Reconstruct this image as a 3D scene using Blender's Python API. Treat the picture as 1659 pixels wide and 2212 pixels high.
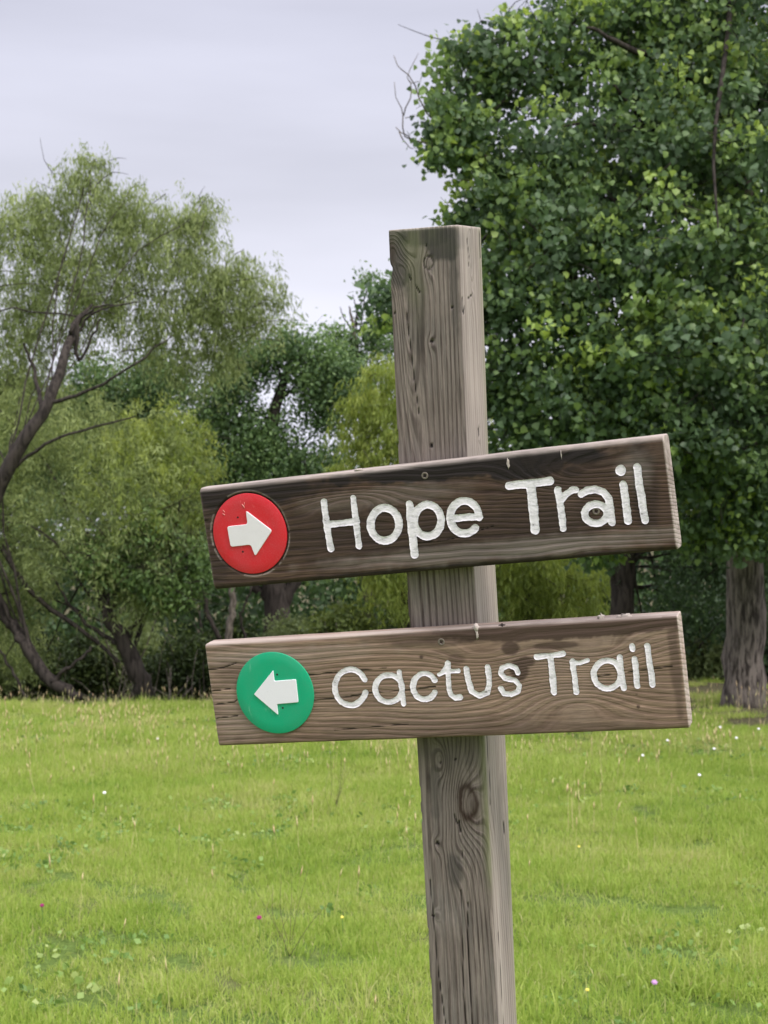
import bpy, math, random
import numpy as np
from mathutils import Vector, Matrix
from mathutils.geometry import tessellate_polygon
for o in list(bpy.data.objects): bpy.data.objects.remove(o)
scene = bpy.context.scene
COL = scene.collection
rng = np.random.default_rng(7)

# ------------------------------------------------------------------ camera, sky, sun, exposure
EYE = 1.5
PITCH = math.radians(1.3)
FPX = 3333.0                       # focal length in units of a 1659 x 2212 frame
cam = bpy.data.cameras.new('camera'); cam_ob = bpy.data.objects.new('camera', cam); COL.objects.link(cam_ob)
cam.sensor_fit = 'VERTICAL'; cam.sensor_height = 36.0; cam.sensor_width = 27.0
cam.lens = 36.0 * FPX / 2212.0
cam.clip_start = 0.05; cam.clip_end = 2000
cam_ob.location = (0, 0, EYE); cam_ob.rotation_euler = (math.pi/2 + PITCH, 0, 0)
cam.dof.use_dof = True; cam.dof.focus_distance = 1.9; cam.dof.aperture_fstop = 18
scene.camera = cam_ob

SUN_EL, SUN_AZ = math.radians(46), math.radians(138)      # azimuth clockwise from +Y
world = bpy.data.worlds.new('World'); scene.world = world; world.use_nodes = True
nt = world.node_tree; nt.nodes.clear()
def N(t, typ, **kw):
    n = t.nodes.new(typ)
    for k, v in kw.items(): setattr(n, k, v)
    return n
wo = N(nt, 'ShaderNodeOutputWorld'); bg = N(nt, 'ShaderNodeBackground'); nt.links.new(bg.outputs[0], wo.inputs[0])
bg.inputs['Strength'].default_value = 0.1
sky = N(nt, 'ShaderNodeTexSky', sky_type='NISHITA', sun_disc=False, sun_elevation=SUN_EL, sun_rotation=SUN_AZ)
tc = N(nt, 'ShaderNodeTexCoord'); sep = N(nt, 'ShaderNodeSeparateXYZ'); nt.links.new(tc.outputs['Generated'], sep.inputs[0])
# overcast cloud deck: even near the horizon, brighter overhead (as an overcast sky is)
ramp = N(nt, 'ShaderNodeValToRGB'); nt.links.new(sep.outputs['Z'], ramp.inputs[0])
el = ramp.color_ramp.elements
el[0].position = 0.0;  el[0].color = (0.272, 0.272, 0.312, 1)
el[1].position = 1.0;  el[1].color = (0.88, 0.84, 0.92, 1)
for p, c in ((0.10, (0.280, 0.280, 0.322)), (0.14, (0.288, 0.288, 0.325)), (0.20, (0.262, 0.263, 0.300)), (0.33, (0.208, 0.210, 0.248)), (0.5, (0.38, 0.37, 0.425)), (0.75, (0.655, 0.63, 0.70))):
    e = el.new(p); e.color = (*c, 1)
mp = N(nt, 'ShaderNodeMapping'); mp.inputs['Scale'].default_value = (1.3, 1.3, 7.5); nt.links.new(tc.outputs['Generated'], mp.inputs[0])
cn = N(nt, 'ShaderNodeTexNoise'); cn.inputs['Scale'].default_value = 1.3; cn.inputs['Detail'].default_value = 5; cn.inputs['Roughness'].default_value = 0.5
nt.links.new(mp.outputs[0], cn.inputs['Vector'])
mr = N(nt, 'ShaderNodeMapRange'); mr.inputs[1].default_value = .3; mr.inputs[2].default_value = .7; mr.inputs[3].default_value = 0.84; mr.inputs[4].default_value = 1.11
nt.links.new(cn.outputs[0], mr.inputs[0])
vm = N(nt, 'ShaderNodeVectorMath', operation='SCALE'); nt.links.new(ramp.outputs[0], vm.inputs[0]); nt.links.new(mr.outputs[0], vm.inputs['Scale'])
vm2 = N(nt, 'ShaderNodeVectorMath', operation='SCALE'); nt.links.new(vm.outputs[0], vm2.inputs[0]); vm2.inputs['Scale'].default_value = 19.0
mixw = N(nt, 'ShaderNodeMix', data_type='RGBA'); mixw.inputs[0].default_value = 0.96
nt.links.new(sky.outputs[0], mixw.inputs[6]); nt.links.new(vm2.outputs[0], mixw.inputs[7]); nt.links.new(mixw.outputs[2], bg.inputs['Color'])

sun = bpy.data.lights.new('sun', 'SUN'); sun.energy = 1.5; sun.angle = math.radians(14); sun.color = (1, 0.94, 0.89)
sun_ob = bpy.data.objects.new('sun', sun); COL.objects.link(sun_ob)
sd = Vector((math.sin(SUN_AZ)*math.cos(SUN_EL), math.cos(SUN_AZ)*math.cos(SUN_EL), math.sin(SUN_EL)))
sun_ob.rotation_euler = sd.to_track_quat('Z', 'Y').to_euler(); sun_ob.location = (5, -5, 12)
scene.view_settings.view_transform = 'Standard'; scene.view_settings.look = 'None'
scene.view_settings.exposure = 0.72; scene.view_settings.gamma = 1.0; scene.view_settings.use_curve_mapping = False

# ------------------------------------------------------------------ helpers
FW = np.array([0, math.cos(PITCH), math.sin(PITCH)]); UP = np.array([0, -math.sin(PITCH), math.cos(PITCH)]); RT = np.array([1., 0, 0])
def at(px, py, D):
    """a place D metres in front of the viewpoint, used only while laying the site out"""
    return np.array([0, 0, EYE]) + D*(FW + (px-829.5)/FPX*RT + (1106-py)/FPX*UP)

def mesh(name, verts, faces, face_attrs=None, point_attrs=None, smooth=False):
    verts = np.asarray(verts, np.float32); faces = np.asarray(faces, np.int32)
    me = bpy.data.meshes.new(name)
    me.vertices.add(len(verts)); me.vertices.foreach_set('co', verts.ravel())
    nf, k = faces.shape
    me.loops.add(nf*k); me.loops.foreach_set('vertex_index', faces.ravel())
    me.polygons.add(nf); me.polygons.foreach_set('loop_start', np.arange(0, nf*k, k, dtype=np.int32))
    me.polygons.foreach_set('loop_total', np.full(nf, k, np.int32))
    me.update(calc_edges=True)
    if smooth: me.polygons.foreach_set('use_smooth', np.ones(nf, bool))
    for d, dom in ((face_attrs, 'FACE'), (point_attrs, 'POINT')):
        for a, v in (d or {}).items():
            at_ = me.attributes.new(a, 'FLOAT', dom); at_.data.foreach_set('value', np.asarray(v, np.float32).ravel())
    return me
def link(name, me, mat, parent=None, mw=None, kind=None, label=None):
    o = bpy.data.objects.new(name, me); COL.objects.link(o)
    if mat is not None and not me.materials: me.materials.append(mat)
    if parent is not None: o.parent = parent
    if mw is not None: o.matrix_local = mw
    if kind: o['kind'] = kind
    if label: o['label'] = label
    return o
def empty(name, loc, label, cat, group=None):
    o = bpy.data.objects.new(name, None); COL.objects.link(o); o.location = tuple(map(float, loc)); o.empty_display_size = .1
    o['label'] = label; o['category'] = cat
    if group: o['group'] = group
    return o
def join(parts):
    vs, fs, off = [], [], 0
    for v, f in parts:
        vs.append(v); fs.append(np.asarray(f)+off); off += len(v)
    return np.concatenate(vs), np.concatenate(fs)
def tube(path, radii, sides=7, lump=0.0, seed=0):
    """closed tapered tube of quads along a path"""
    P = np.asarray(path, float); n = len(P); R = np.broadcast_to(np.asarray(radii, float), (n,))
    T = np.gradient(P, axis=0); T /= np.linalg.norm(T, axis=1)[:, None]+1e-12
    ref = np.array([0.31, 0.92, 0.22]); A = np.cross(T, ref); A /= np.linalg.norm(A, axis=1)[:, None]; B = np.cross(T, A)
    th = np.linspace(0, 2*np.pi, sides, endpoint=False)
    rr = R[:, None]*np.ones(sides)
    if lump:
        g = np.random.default_rng(seed)
        rr = rr*(1+lump*g.normal(size=(n, sides)))
    V = P[:, None, :] + rr[..., None]*(np.cos(th)[None, :, None]*A[:, None, :] + np.sin(th)[None, :, None]*B[:, None, :])
    V = V.reshape(-1, 3)
    i = np.arange(n-1)[:, None]*sides; j = np.arange(sides)[None, :]; j2 = (j+1) % sides
    F = np.stack([i+j, i+j2, i+sides+j2, i+sides+j], -1).reshape(-1, 4)
    # end caps as degenerate-free quads through a tip vertex pair
    V = np.concatenate([V, P[-1:]+T[-1:]*R[-1]*.6, P[:1]-T[:1]*R[0]*.3])
    tip, bot = n*sides, n*sides+1
    jj = np.arange(0, sides-1, 2)
    last = (n-1)*sides
    capt = np.stack([last+jj, last+(jj+1) % sides, last+(jj+2) % sides, np.full(len(jj), tip)], -1)
    capb = np.stack([(jj+2) % sides, (jj+1) % sides, jj, np.full(len(jj), bot)], -1)
    F = np.concatenate([F, capt, capb])
    return V, F
def smooth_path(pts, n=14, wob=0.0, g=None):
    P = np.asarray(pts, float); t = np.linspace(0, len(P)-1, n)
    out = np.empty((n, 3))
    for k, tt in enumerate(t):
        i = min(int(tt), len(P)-2); f = tt-i
        p0, p1, p2, p3 = P[max(i-1, 0)], P[i], P[i+1], P[min(i+2, len(P)-1)]
        out[k] = .5*((2*p1)+(-p0+p2)*f+(2*p0-5*p1+4*p2-p3)*f*f+(-p0+3*p1-3*p2+p3)*f**3)
    if wob:
        w = (g or rng).normal(size=(n, 3))*wob; w[0] = 0
        out += w
    return out

# ------------------------------------------------------------------ materials
def mat_new(name):
    m = bpy.data.materials.new(name); m.use_nodes = True; t = m.node_tree; t.nodes.clear()
    out = N(t, 'ShaderNodeOutputMaterial'); b = N(t, 'ShaderNodeBsdfPrincipled'); t.links.new(b.outputs[0], out.inputs[0])
    return m, t, b, out
def ramp_node(t, src, stops):
    r = N(t, 'ShaderNodeValToRGB'); e = r.color_ramp.elements
    e[0].position, e[0].color = stops[0][0], (*stops[0][1], 1); e[1].position, e[1].color = stops[-1][0], (*stops[-1][1], 1)
    for p, c in stops[1:-1]:
        x = e.new(p); x.color = (*c, 1)
    t.links.new(src, r.inputs[0]); return r.outputs[0]
def noise(t, vec, scale, detail=4, rough=.55, map_scale=None):
    if map_scale is not None:
        m = N(t, 'ShaderNodeMapping'); m.inputs['Scale'].default_value = map_scale; t.links.new(vec, m.inputs[0]); vec = m.outputs[0]
    n = N(t, 'ShaderNodeTexNoise'); n.inputs['Scale'].default_value = scale; n.inputs['Detail'].default_value = detail; n.inputs['Roughness'].default_value = rough
    t.links.new(vec, n.inputs['Vector']); return n.outputs[0]
def math_(t, op, a, b=None, c=None, clamp=False):
    n = N(t, 'ShaderNodeMath', operation=op, use_clamp=clamp)
    for k, v in enumerate((a, b, c)):
        if v is None: continue
        if isinstance(v, (int, float)): n.inputs[k].default_value = v
        else: t.links.new(v, n.inputs[k])
    return n.outputs[0]
def mixc(t, fac, a, b, blend='MIX'):
    n = N(t, 'ShaderNodeMix', data_type='RGBA', blend_type=blend)
    for k, v in ((0, fac), (6, a), (7, b)):
        if isinstance(v, (int, float)): n.inputs[k].default_value = v
        elif isinstance(v, tuple): n.inputs[k].default_value = (*v, 1)
        else: t.links.new(v, n.inputs[k])
    return n.outputs[2]
def mrange(t, v, a, b, c, d):
    n = N(t, 'ShaderNodeMapRange'); t.links.new(v, n.inputs[0])
    for k, x in zip((1, 2, 3, 4), (a, b, c, d)): n.inputs[k].default_value = x
    return n.outputs[0]
def attr(t, name):
    n = N(t, 'ShaderNodeAttribute', attribute_name=name); return n.outputs['Fac']
def bump(t, b, h, strength, dist):
    n = N(t, 'ShaderNodeBump'); n.inputs['Strength'].default_value = strength; n.inputs['Distance'].default_value = dist
    t.links.new(h, n.inputs['Height']); t.links.new(n.outputs[0], b.inputs['Normal'])

def leaf_material(name, stops, rough=.5, trans=.35, spec=.4):
    m, t, b, out = mat_new(name)
    a = attr(t, 'tone')
    c = ramp_node(t, a, stops)
    t.links.new(c, b.inputs['Base Color']); b.inputs['Roughness'].default_value = rough
    b.inputs['Specular IOR Level'].default_value = spec
    tr = N(t, 'ShaderNodeBsdfTranslucent')
    hs = N(t, 'ShaderNodeHueSaturation'); hs.inputs['Hue'].default_value = .485; hs.inputs['Saturation'].default_value = 1.1; hs.inputs['Value'].default_value = 1.25
    t.links.new(c, hs.inputs['Color']); t.links.new(hs.outputs[0], tr.inputs[0])
    mx = N(t, 'ShaderNodeMixShader'); mx.inputs[0].default_value = trans
    t.links.new(b.outputs[0], mx.inputs[1]); t.links.new(tr.outputs[0], mx.inputs[2]); t.links.new(mx.outputs[0], out.inputs[0])
    return m
def bark_material(name, dark, light, scale=30):
    m, t, b, out = mat_new(name)
    g = N(t, 'ShaderNodeTexCoord')
    n1 = noise(t, g.outputs['Object'], scale, 5, .6, (1, 1, .16))
    n2 = noise(t, g.outputs['Object'], 3, 3)
    c = ramp_node(t, n1, [(.40, dark), (.56, light)])
    c = mixc(t, mrange(t, n2, .4, .65, 0, .45), c, tuple(x*.55 for x in light))
    t.links.new(c, b.inputs['Base Color']); b.inputs['Roughness'].default_value = .92; b.inputs['Specular IOR Level'].default_value = .2
    bump(t, b, n1, .8, .02)
    return m
M = {}
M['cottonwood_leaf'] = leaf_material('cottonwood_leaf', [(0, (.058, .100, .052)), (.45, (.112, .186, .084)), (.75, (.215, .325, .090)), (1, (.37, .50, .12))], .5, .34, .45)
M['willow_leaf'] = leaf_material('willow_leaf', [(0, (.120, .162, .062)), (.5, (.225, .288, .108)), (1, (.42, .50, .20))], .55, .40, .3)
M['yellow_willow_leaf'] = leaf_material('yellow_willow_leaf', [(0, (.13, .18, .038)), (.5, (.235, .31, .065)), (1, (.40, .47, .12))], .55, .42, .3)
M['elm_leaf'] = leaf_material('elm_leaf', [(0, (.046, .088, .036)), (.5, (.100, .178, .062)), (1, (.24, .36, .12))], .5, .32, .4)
M['thicket_leaf'] = leaf_material('thicket_leaf', [(0, (.022, .036, .012)), (.5, (.050, .080, .022)), (1, (.15, .20, .05))], .6, .3, .3)  # colours darkened to carry the shade under the trees
M['bark'] = bark_material('bark', (.035, .029, .025), (.20, .172, .150), 30)
M['dark_bark'] = bark_material('dark_bark', (.018, .015, .013), (.062, .052, .045), 26)
M['twig'] = bark_material('twig', (.07, .06, .05), (.22, .19, .16), 40)

# ------------------------------------------------------------------ terrain
def sstep(a, b, x):
    t = np.clip((x-a)/(b-a), 0, 1); return t*t*(3-2*t)
def ground_z(x, y):
    x = np.asarray(x, float); y = np.asarray(y, float)
    z = .035*np.sin(x*1.1+.7*np.sin(y*.6))*np.sin(y*.75+1.3) + .018*np.sin(x*2.9+y*1.7) + .012*np.sin(y*4.1-x*1.2)
    left = 1-sstep(.3, 2.2, x)
    z = z - .95*sstep(15.1, 18.5, y)*left - .10*sstep(16, 22, y)*(1-left)
    z = z - .10*sstep(9.5, 14.5, y)*(1-sstep(.5, 2.2, x))
    far = sstep(40, 120, np.hypot(x, y))
    return z*(1-far) - .5*far
def grid_axis(stops):
    out = [np.arange(a, b, s) for a, b, s in stops]; return np.concatenate(out)
gx = np.concatenate([-np.geomspace(900, 12, 24), np.arange(-11.6, 11.6, .16), np.geomspace(12, 900, 24)])
gy = np.concatenate([-np.geomspace(900, 6, 20), np.arange(-5.5, 26, .16), np.geomspace(26.5, 1200, 34)])
GX, GY = np.meshgrid(gx, gy); GZ = ground_z(GX, GY)
nx_, ny_ = len(gx), len(gy)
I = (np.arange(ny_-1)[:, None]*nx_+np.arange(nx_-1)[None, :])
F = np.stack([I, I+1, I+nx_+1, I+nx_], -1).reshape(-1, 4)
me = mesh('ground', np.stack([GX, GY, GZ], -1).reshape(-1, 3), F, smooth=True)
m, t, b, out = mat_new('meadow_soil')
g = N(t, 'ShaderNodeNewGeometry')
n1 = noise(t, g.outputs['Position'], 1.3, 4); n2 = noise(t, g.outputs['Position'], 38, 5, .7)
c = mixc(t, mrange(t, n2, .35, .65, 0, 1), (.085, .13, .030), (.16, .24, .055))
c = mixc(t, mrange(t, n1, .52, .68, 0, .55), c, (.17, .15, .075))
lit = N(t, 'ShaderNodeSeparateXYZ'); t.links.new(g.outputs['Position'], lit.inputs[0])
wv = math_(t, 'ADD', lit.outputs['Y'], math_(t, 'MULTIPLY', n1, 1.4))
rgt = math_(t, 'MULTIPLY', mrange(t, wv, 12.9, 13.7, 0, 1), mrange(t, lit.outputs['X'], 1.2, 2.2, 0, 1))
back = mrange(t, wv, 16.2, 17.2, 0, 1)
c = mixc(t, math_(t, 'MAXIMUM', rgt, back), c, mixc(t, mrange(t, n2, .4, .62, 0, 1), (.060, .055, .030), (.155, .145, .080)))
t.links.new(c, b.inputs['Base Color']); b.inputs['Roughness'].default_value = 1; b.inputs['Specular IOR Level'].default_value = .1
bump(t, b, n2, .8, .03); M['soil'] = m
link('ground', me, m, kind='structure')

# ------------------------------------------------------------------ the trail signpost
FIT = {"f":5023.052879980815,"R":[[0.9357854632822588,0.05688564771843698,0.34795055653535356],[-0.00890521071827164,0.9903966731204588,-0.13796784804435513],[-0.3524574640033483,0.12600973357475592,0.9273053882690143]],"T":[0.06769795072067851,0.04265654007624392,1.8962146201085586],"t":0.03142910808884784,"d":0.09042205891083441,"top":-0.38704446831548833,"b":[{"a":-0.08813085296979578,"c":[-0.0055195602857693515,-0.040758713169527866],"L":0.5975967874384744,"H":0.13199452027849765,"y":-0.007265203802666384},{"a":-0.07037510616797402,"c":[-0.003544797503116272,0.1656627757969358],"L":0.6049511885891061,"H":0.13447730627629428,"y":0.03632697988872288}],"let":[[["H",[[[[-0.1285,0.03162],[-0.12942,0.00451],[-0.12849,-0.02635]],0.00866],[[[-0.08882,0.03254],[-0.08984,0.00358],[-0.09048,-0.0269]],0.00799],[[[-0.12959,0.00341],[-0.08906,0.00378]],0.00828]]],["o",[[[[-0.03419,-0.00509],[-0.034,-0.00043],[-0.03479,0.00408],[-0.03654,0.00818],[-0.03915,0.01166],[-0.04248,0.01434],[-0.04635,0.01607],[-0.05055,0.01675],[-0.05487,0.01635],[-0.05907,0.01489],[-0.06291,0.01243],[-0.06621,0.00912],[-0.06876,0.00513],[-0.07044,0.00067],[-0.07115,-0.00401],[-0.07085,-0.00866],[-0.06956,-0.01302],[-0.06734,-0.01686],[-0.06432,-0.01997],[-0.06067,-0.02218],[-0.05658,-0.02337],[-0.05227,-0.02348],[-0.04798,-0.02251],[-0.04395,-0.02051],[-0.04038,-0.01759],[-0.03747,-0.01391],[-0.03537,-0.00966],[-0.03419,-0.00509]],0.00965]]],["p",[[[[-0.01687,0.01787],[-0.01831,-0.00863],[-0.01953,-0.04347]],0.01006],[[[0.02049,-0.00545],[0.02066,-0.00103],[0.01989,0.00325],[0.01824,0.00714],[0.01578,0.01045],[0.01264,0.01299],[0.009,0.01463],[0.00505,0.01528],[0.00099,0.0149],[-0.00295,0.01351],[-0.00656,0.01118],[-0.00964,0.00804],[-0.01203,0.00425],[-0.0136,2e-05],[-0.01425,-0.00442],[-0.01395,-0.00884],[-0.01273,-0.01298],[-0.01063,-0.01662],[-0.00779,-0.01957],[-0.00435,-0.02167],[-0.0005,-0.0228],[0.00354,-0.02291],[0.00757,-0.02198],[0.01136,-0.02008],[0.0147,-0.01731],[0.01743,-0.01382],[0.01939,-0.00979],[0.02049,-0.00545]],0.0095]]],["e",[[[[0.0684,-0.00594],[0.06858,-0.00193],[0.068,0.00198],[0.06668,0.00564],[0.06468,0.00888],[0.06207,0.01158],[0.05898,0.01361],[0.05552,0.01489],[0.05184,0.01537],[0.0481,0.01503],[0.04444,0.01388],[0.04103,0.01196],[0.03802,0.00935],[0.03552,0.00617],[0.03364,0.00255],[0.03248,-0.00137],[0.03207,-0.00541],[0.03243,-0.0094],[0.03356,-0.01317],[0.03539,-0.01657],[0.03786,-0.01944],[0.04086,-0.02166],[0.04426,-0.02315],[0.04791,-0.02384],[0.05166,-0.0237],[0.05535,-0.02275],[0.05883,-0.02101],[0.06195,-0.01857]],0.00908],[[[0.03247,-0.00415],[0.0696,-0.00539]],0.00789]]],["T",[[[[0.11054,0.02758],[0.1333,0.02762],[0.16076,0.0281]],0.00934],[[[0.13737,0.02601],[0.13629,-6e-05],[0.13541,-0.02743]],0.01104]]],["r",[[[[0.16894,0.01686],[0.16957,-0.00568],[0.16894,-0.02874]],0.00808],[[[0.17156,0.00478],[0.17843,0.01117],[0.18612,0.01488],[0.19029,0.01469]],0.00756]]],["a",[[[[0.19617,0.00939],[0.20376,0.01273],[0.21329,0.01293],[0.22218,0.00852],[0.22705,0.00043],[0.22767,-0.01132],[0.2273,-0.02066],[0.22707,-0.02708]],0.00863],[[[0.22331,-0.01676],[0.22329,-0.01416],[0.22256,-0.01164],[0.22117,-0.00932],[0.21919,-0.00734],[0.21672,-0.00579],[0.2139,-0.00476],[0.21088,-0.00431],[0.20782,-0.00447],[0.20488,-0.00521],[0.20223,-0.00652],[0.2,-0.00831],[0.19832,-0.01049],[0.19729,-0.01295],[0.19695,-0.01554],[0.19733,-0.01814],[0.19841,-0.02059],[0.20012,-0.02276],[0.20237,-0.02454],[0.20505,-0.02583],[0.208,-0.02657],[0.21107,-0.0267],[0.21409,-0.02623],[0.21689,-0.02519],[0.21934,-0.02362],[0.22128,-0.02162],[0.22263,-0.01929],[0.22331,-0.01676]],0.00849]]],["i",[[[[0.24533,0.03152],[0.2453,0.03129]],0.01156],[[[0.24594,0.01508],[0.24676,-0.00619],[0.24645,-0.02715]],0.00858]]],["l",[[[[0.26475,0.03316],[0.26488,0.00363],[0.26611,-0.02843]],0.00853]]]],[["C",[[[[-0.09074,0.01122],[-0.09251,0.01517],[-0.09503,0.01858],[-0.09819,0.0213],[-0.10187,0.02323],[-0.10591,0.02427],[-0.11016,0.0244],[-0.11443,0.02359],[-0.11855,0.02189],[-0.12235,0.01935],[-0.12567,0.01609],[-0.12837,0.01224],[-0.13034,0.00795],[-0.13149,0.0034],[-0.13178,-0.00121],[-0.13119,-0.00569],[-0.12975,-0.00987],[-0.12752,-0.01355],[-0.12459,-0.01659],[-0.12108,-0.01887],[-0.11714,-0.02028],[-0.11294,-0.02077],[-0.10865,-0.02033],[-0.10445,-0.01897],[-0.1005,-0.01675],[-0.09699,-0.01377],[-0.09404,-0.01014],[-0.09177,-0.00603]],0.00729]]],["a",[[[[-0.04311,-0.00286],[-0.04307,0.00108],[-0.04399,0.00486],[-0.04579,0.00826],[-0.0484,0.01111],[-0.05168,0.01326],[-0.05544,0.01458],[-0.05948,0.01502],[-0.0636,0.01454],[-0.06757,0.01316],[-0.07117,0.01096],[-0.07421,0.00805],[-0.07652,0.0046],[-0.07797,0.00079],[-0.0785,-0.00318],[-0.07806,-0.00709],[-0.07668,-0.01072],[-0.07443,-0.01389],[-0.07145,-0.01641],[-0.06788,-0.01815],[-0.06393,-0.01902],[-0.05981,-0.01897],[-0.05574,-0.01801],[-0.05195,-0.01619],[-0.04863,-0.01361],[-0.04596,-0.0104],[-0.04409,-0.00676],[-0.04311,-0.00286]],0.00695],[[[-0.04419,0.01767],[-0.04377,-0.00048],[-0.04355,-0.02218]],0.00689]]],["c",[[[[0.00017,0.0054],[-0.0011,0.00812],[-0.00287,0.01047],[-0.00505,0.01235],[-0.00758,0.01371],[-0.01035,0.01448],[-0.01326,0.01463],[-0.01619,0.01415],[-0.01904,0.01308],[-0.0217,0.01144],[-0.02405,0.00929],[-0.02601,0.00673],[-0.02751,0.00384],[-0.02848,0.00074],[-0.02889,-0.00245],[-0.02872,-0.0056],[-0.02798,-0.0086],[-0.02669,-0.01133],[-0.0249,-0.01368],[-0.0227,-0.01557],[-0.02015,-0.01691],[-0.01736,-0.01765],[-0.01444,-0.01778],[-0.01151,-0.01728],[-0.00866,-0.01618],[-0.00602,-0.01452],[-0.00369,-0.01236],[-0.00175,-0.00979]],0.0071]]],["t",[[[[0.01946,0.02541],[0.01809,0.01161],[0.01711,-0.00571],[0.01846,-0.01389],[0.02332,-0.01759],[0.02988,-0.01696]],0.00655],[[[0.00632,0.01221],[0.01444,0.0155],[0.03157,0.01578]],0.00537],[[[0.01915,0.02485],[0.00817,0.01269]],0.00397]]],["u",[[[[0.04194,0.0179],[0.04256,0.00346],[0.04559,-0.01081],[0.05441,-0.01671],[0.06434,-0.01325],[0.0683,-0.00405],[0.06914,0.00683],[0.06892,0.01807]],0.0066]]],["s",[[[[0.10556,0.00966],[0.10387,0.01517],[0.09575,0.01916],[0.08677,0.01605],[0.08407,0.0092],[0.08919,0.0035],[0.10059,0.00061],[0.10607,-0.00587],[0.10283,-0.01348],[0.09382,-0.01695],[0.08542,-0.01501],[0.08194,-0.00861]],0.0059]]],["T",[[[[0.13093,0.02764],[0.14869,0.02821],[0.16339,0.02971]],0.00643],[[[0.14729,0.02675],[0.1475,0.00446],[0.14696,-0.01631]],0.00736]]],["r",[[[[0.17341,0.01999],[0.17393,0.0016],[0.17375,-0.01756]],0.0064],[[[0.17346,0.01769],[0.18252,0.01721],[0.19193,0.02022]],0.00546]]],["a",[[[[0.22917,0.00112],[0.22916,0.00503],[0.2283,0.00878],[0.22663,0.01216],[0.22424,0.01499],[0.22126,0.01712],[0.21784,0.01843],[0.21417,0.01886],[0.21045,0.01837],[0.20687,0.01699],[0.20363,0.0148],[0.20091,0.01191],[0.19885,0.00848],[0.19756,0.00469],[0.19713,0.00075],[0.19756,-0.00314],[0.19884,-0.00675],[0.20091,-0.00989],[0.20363,-0.01239],[0.20688,-0.01411],[0.21046,-0.01497],[0.21419,-0.01492],[0.21787,-0.01396],[0.22129,-0.01214],[0.22427,-0.00957],[0.22666,-0.00639],[0.22832,-0.00276],[0.22917,0.00112]],0.00697],[[[0.23037,0.0218],[0.22986,0.00335],[0.23108,-0.01567]],0.0066]]],["i",[[[[0.24623,0.03391],[0.24658,0.03027]],0.00626],[[[0.24741,0.01862],[0.24744,0.00095],[0.24709,-0.0134]],0.00657]]],["l",[[[[0.2639,0.03351],[0.26472,0.01062],[0.26515,-0.01321]],0.00653]]]]],"arrow":[[[-0.26638,0.01397],[-0.23727,0.01415],[-0.23688,0.0317],[-0.20453,0.00294],[-0.23323,-0.02748],[-0.237,-0.01216],[-0.26571,-0.01245]],[[-0.24176,-0.00053],[-0.21081,0.02933],[-0.21117,0.01537],[-0.18143,0.01606],[-0.18219,-0.01363],[-0.21176,-0.01463],[-0.21215,-0.02889]]],"disc":[[-0.23687,0.00185,0.05141],[-0.21331,-0.00033,0.05282]],"pts":{"screw1":[0.00735,0.05048],"screwa":[0.21058,-0.0126],"knot1":[0.19122,0.0373],"screw2":[0.01427,0.05241],"hole2":[-0.01362,0.03501],"hole3":[0.24547,-0.03852],"d1a":[-0.24977,0.02402],"d1b":[-0.24993,-0.02022],"d2a":[-0.20652,0.02339],"d2b":[-0.20491,-0.01999],"spl1":[0.0592,0.06856],"stain_shade":[0.11858,0.01235],"blob1":[0.21129,0.07557],"blob2":[0.24379,0.07388]}}
def lattice(seed, n=256): return np.random.default_rng(seed).random((n, n))
_lat = {}
def vnoise(x, y, seed=0):
    if seed not in _lat: _lat[seed] = lattice(seed)
    L = _lat[seed]; xi = np.floor(x).astype(int); yi = np.floor(y).astype(int); fx = x-xi; fy = y-yi
    fx = fx*fx*(3-2*fx); fy = fy*fy*(3-2*fy); a = L[xi % 256, yi % 256]; b = L[(xi+1) % 256, yi % 256]; c = L[xi % 256, (yi+1) % 256]; d = L[(xi+1) % 256, (yi+1) % 256]
    return (a*(1-fx)+b*fx)*(1-fy)+(c*(1-fx)+d*fx)*fy
def fbm(x, y, seed=0, o=4):
    s = 0; a = .5
    for k in range(o): s = s+a*vnoise(x*2**k+13.7*k, y*2**k+7.1*k, seed+k); a *= .5
    return s
def seg_dist(px, py, poly):
    d = np.full(px.shape, 9.0)
    for (x0, y0), (x1, y1) in zip(poly[:-1], poly[1:]):
        dx, dy = x1-x0, y1-y0; L = dx*dx+dy*dy+1e-12
        t = np.clip(((px-x0)*dx+(py-y0)*dy)/L, 0, 1)
        d = np.minimum(d, np.hypot(px-x0-t*dx, py-y0-t*dy))
    return d
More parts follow.
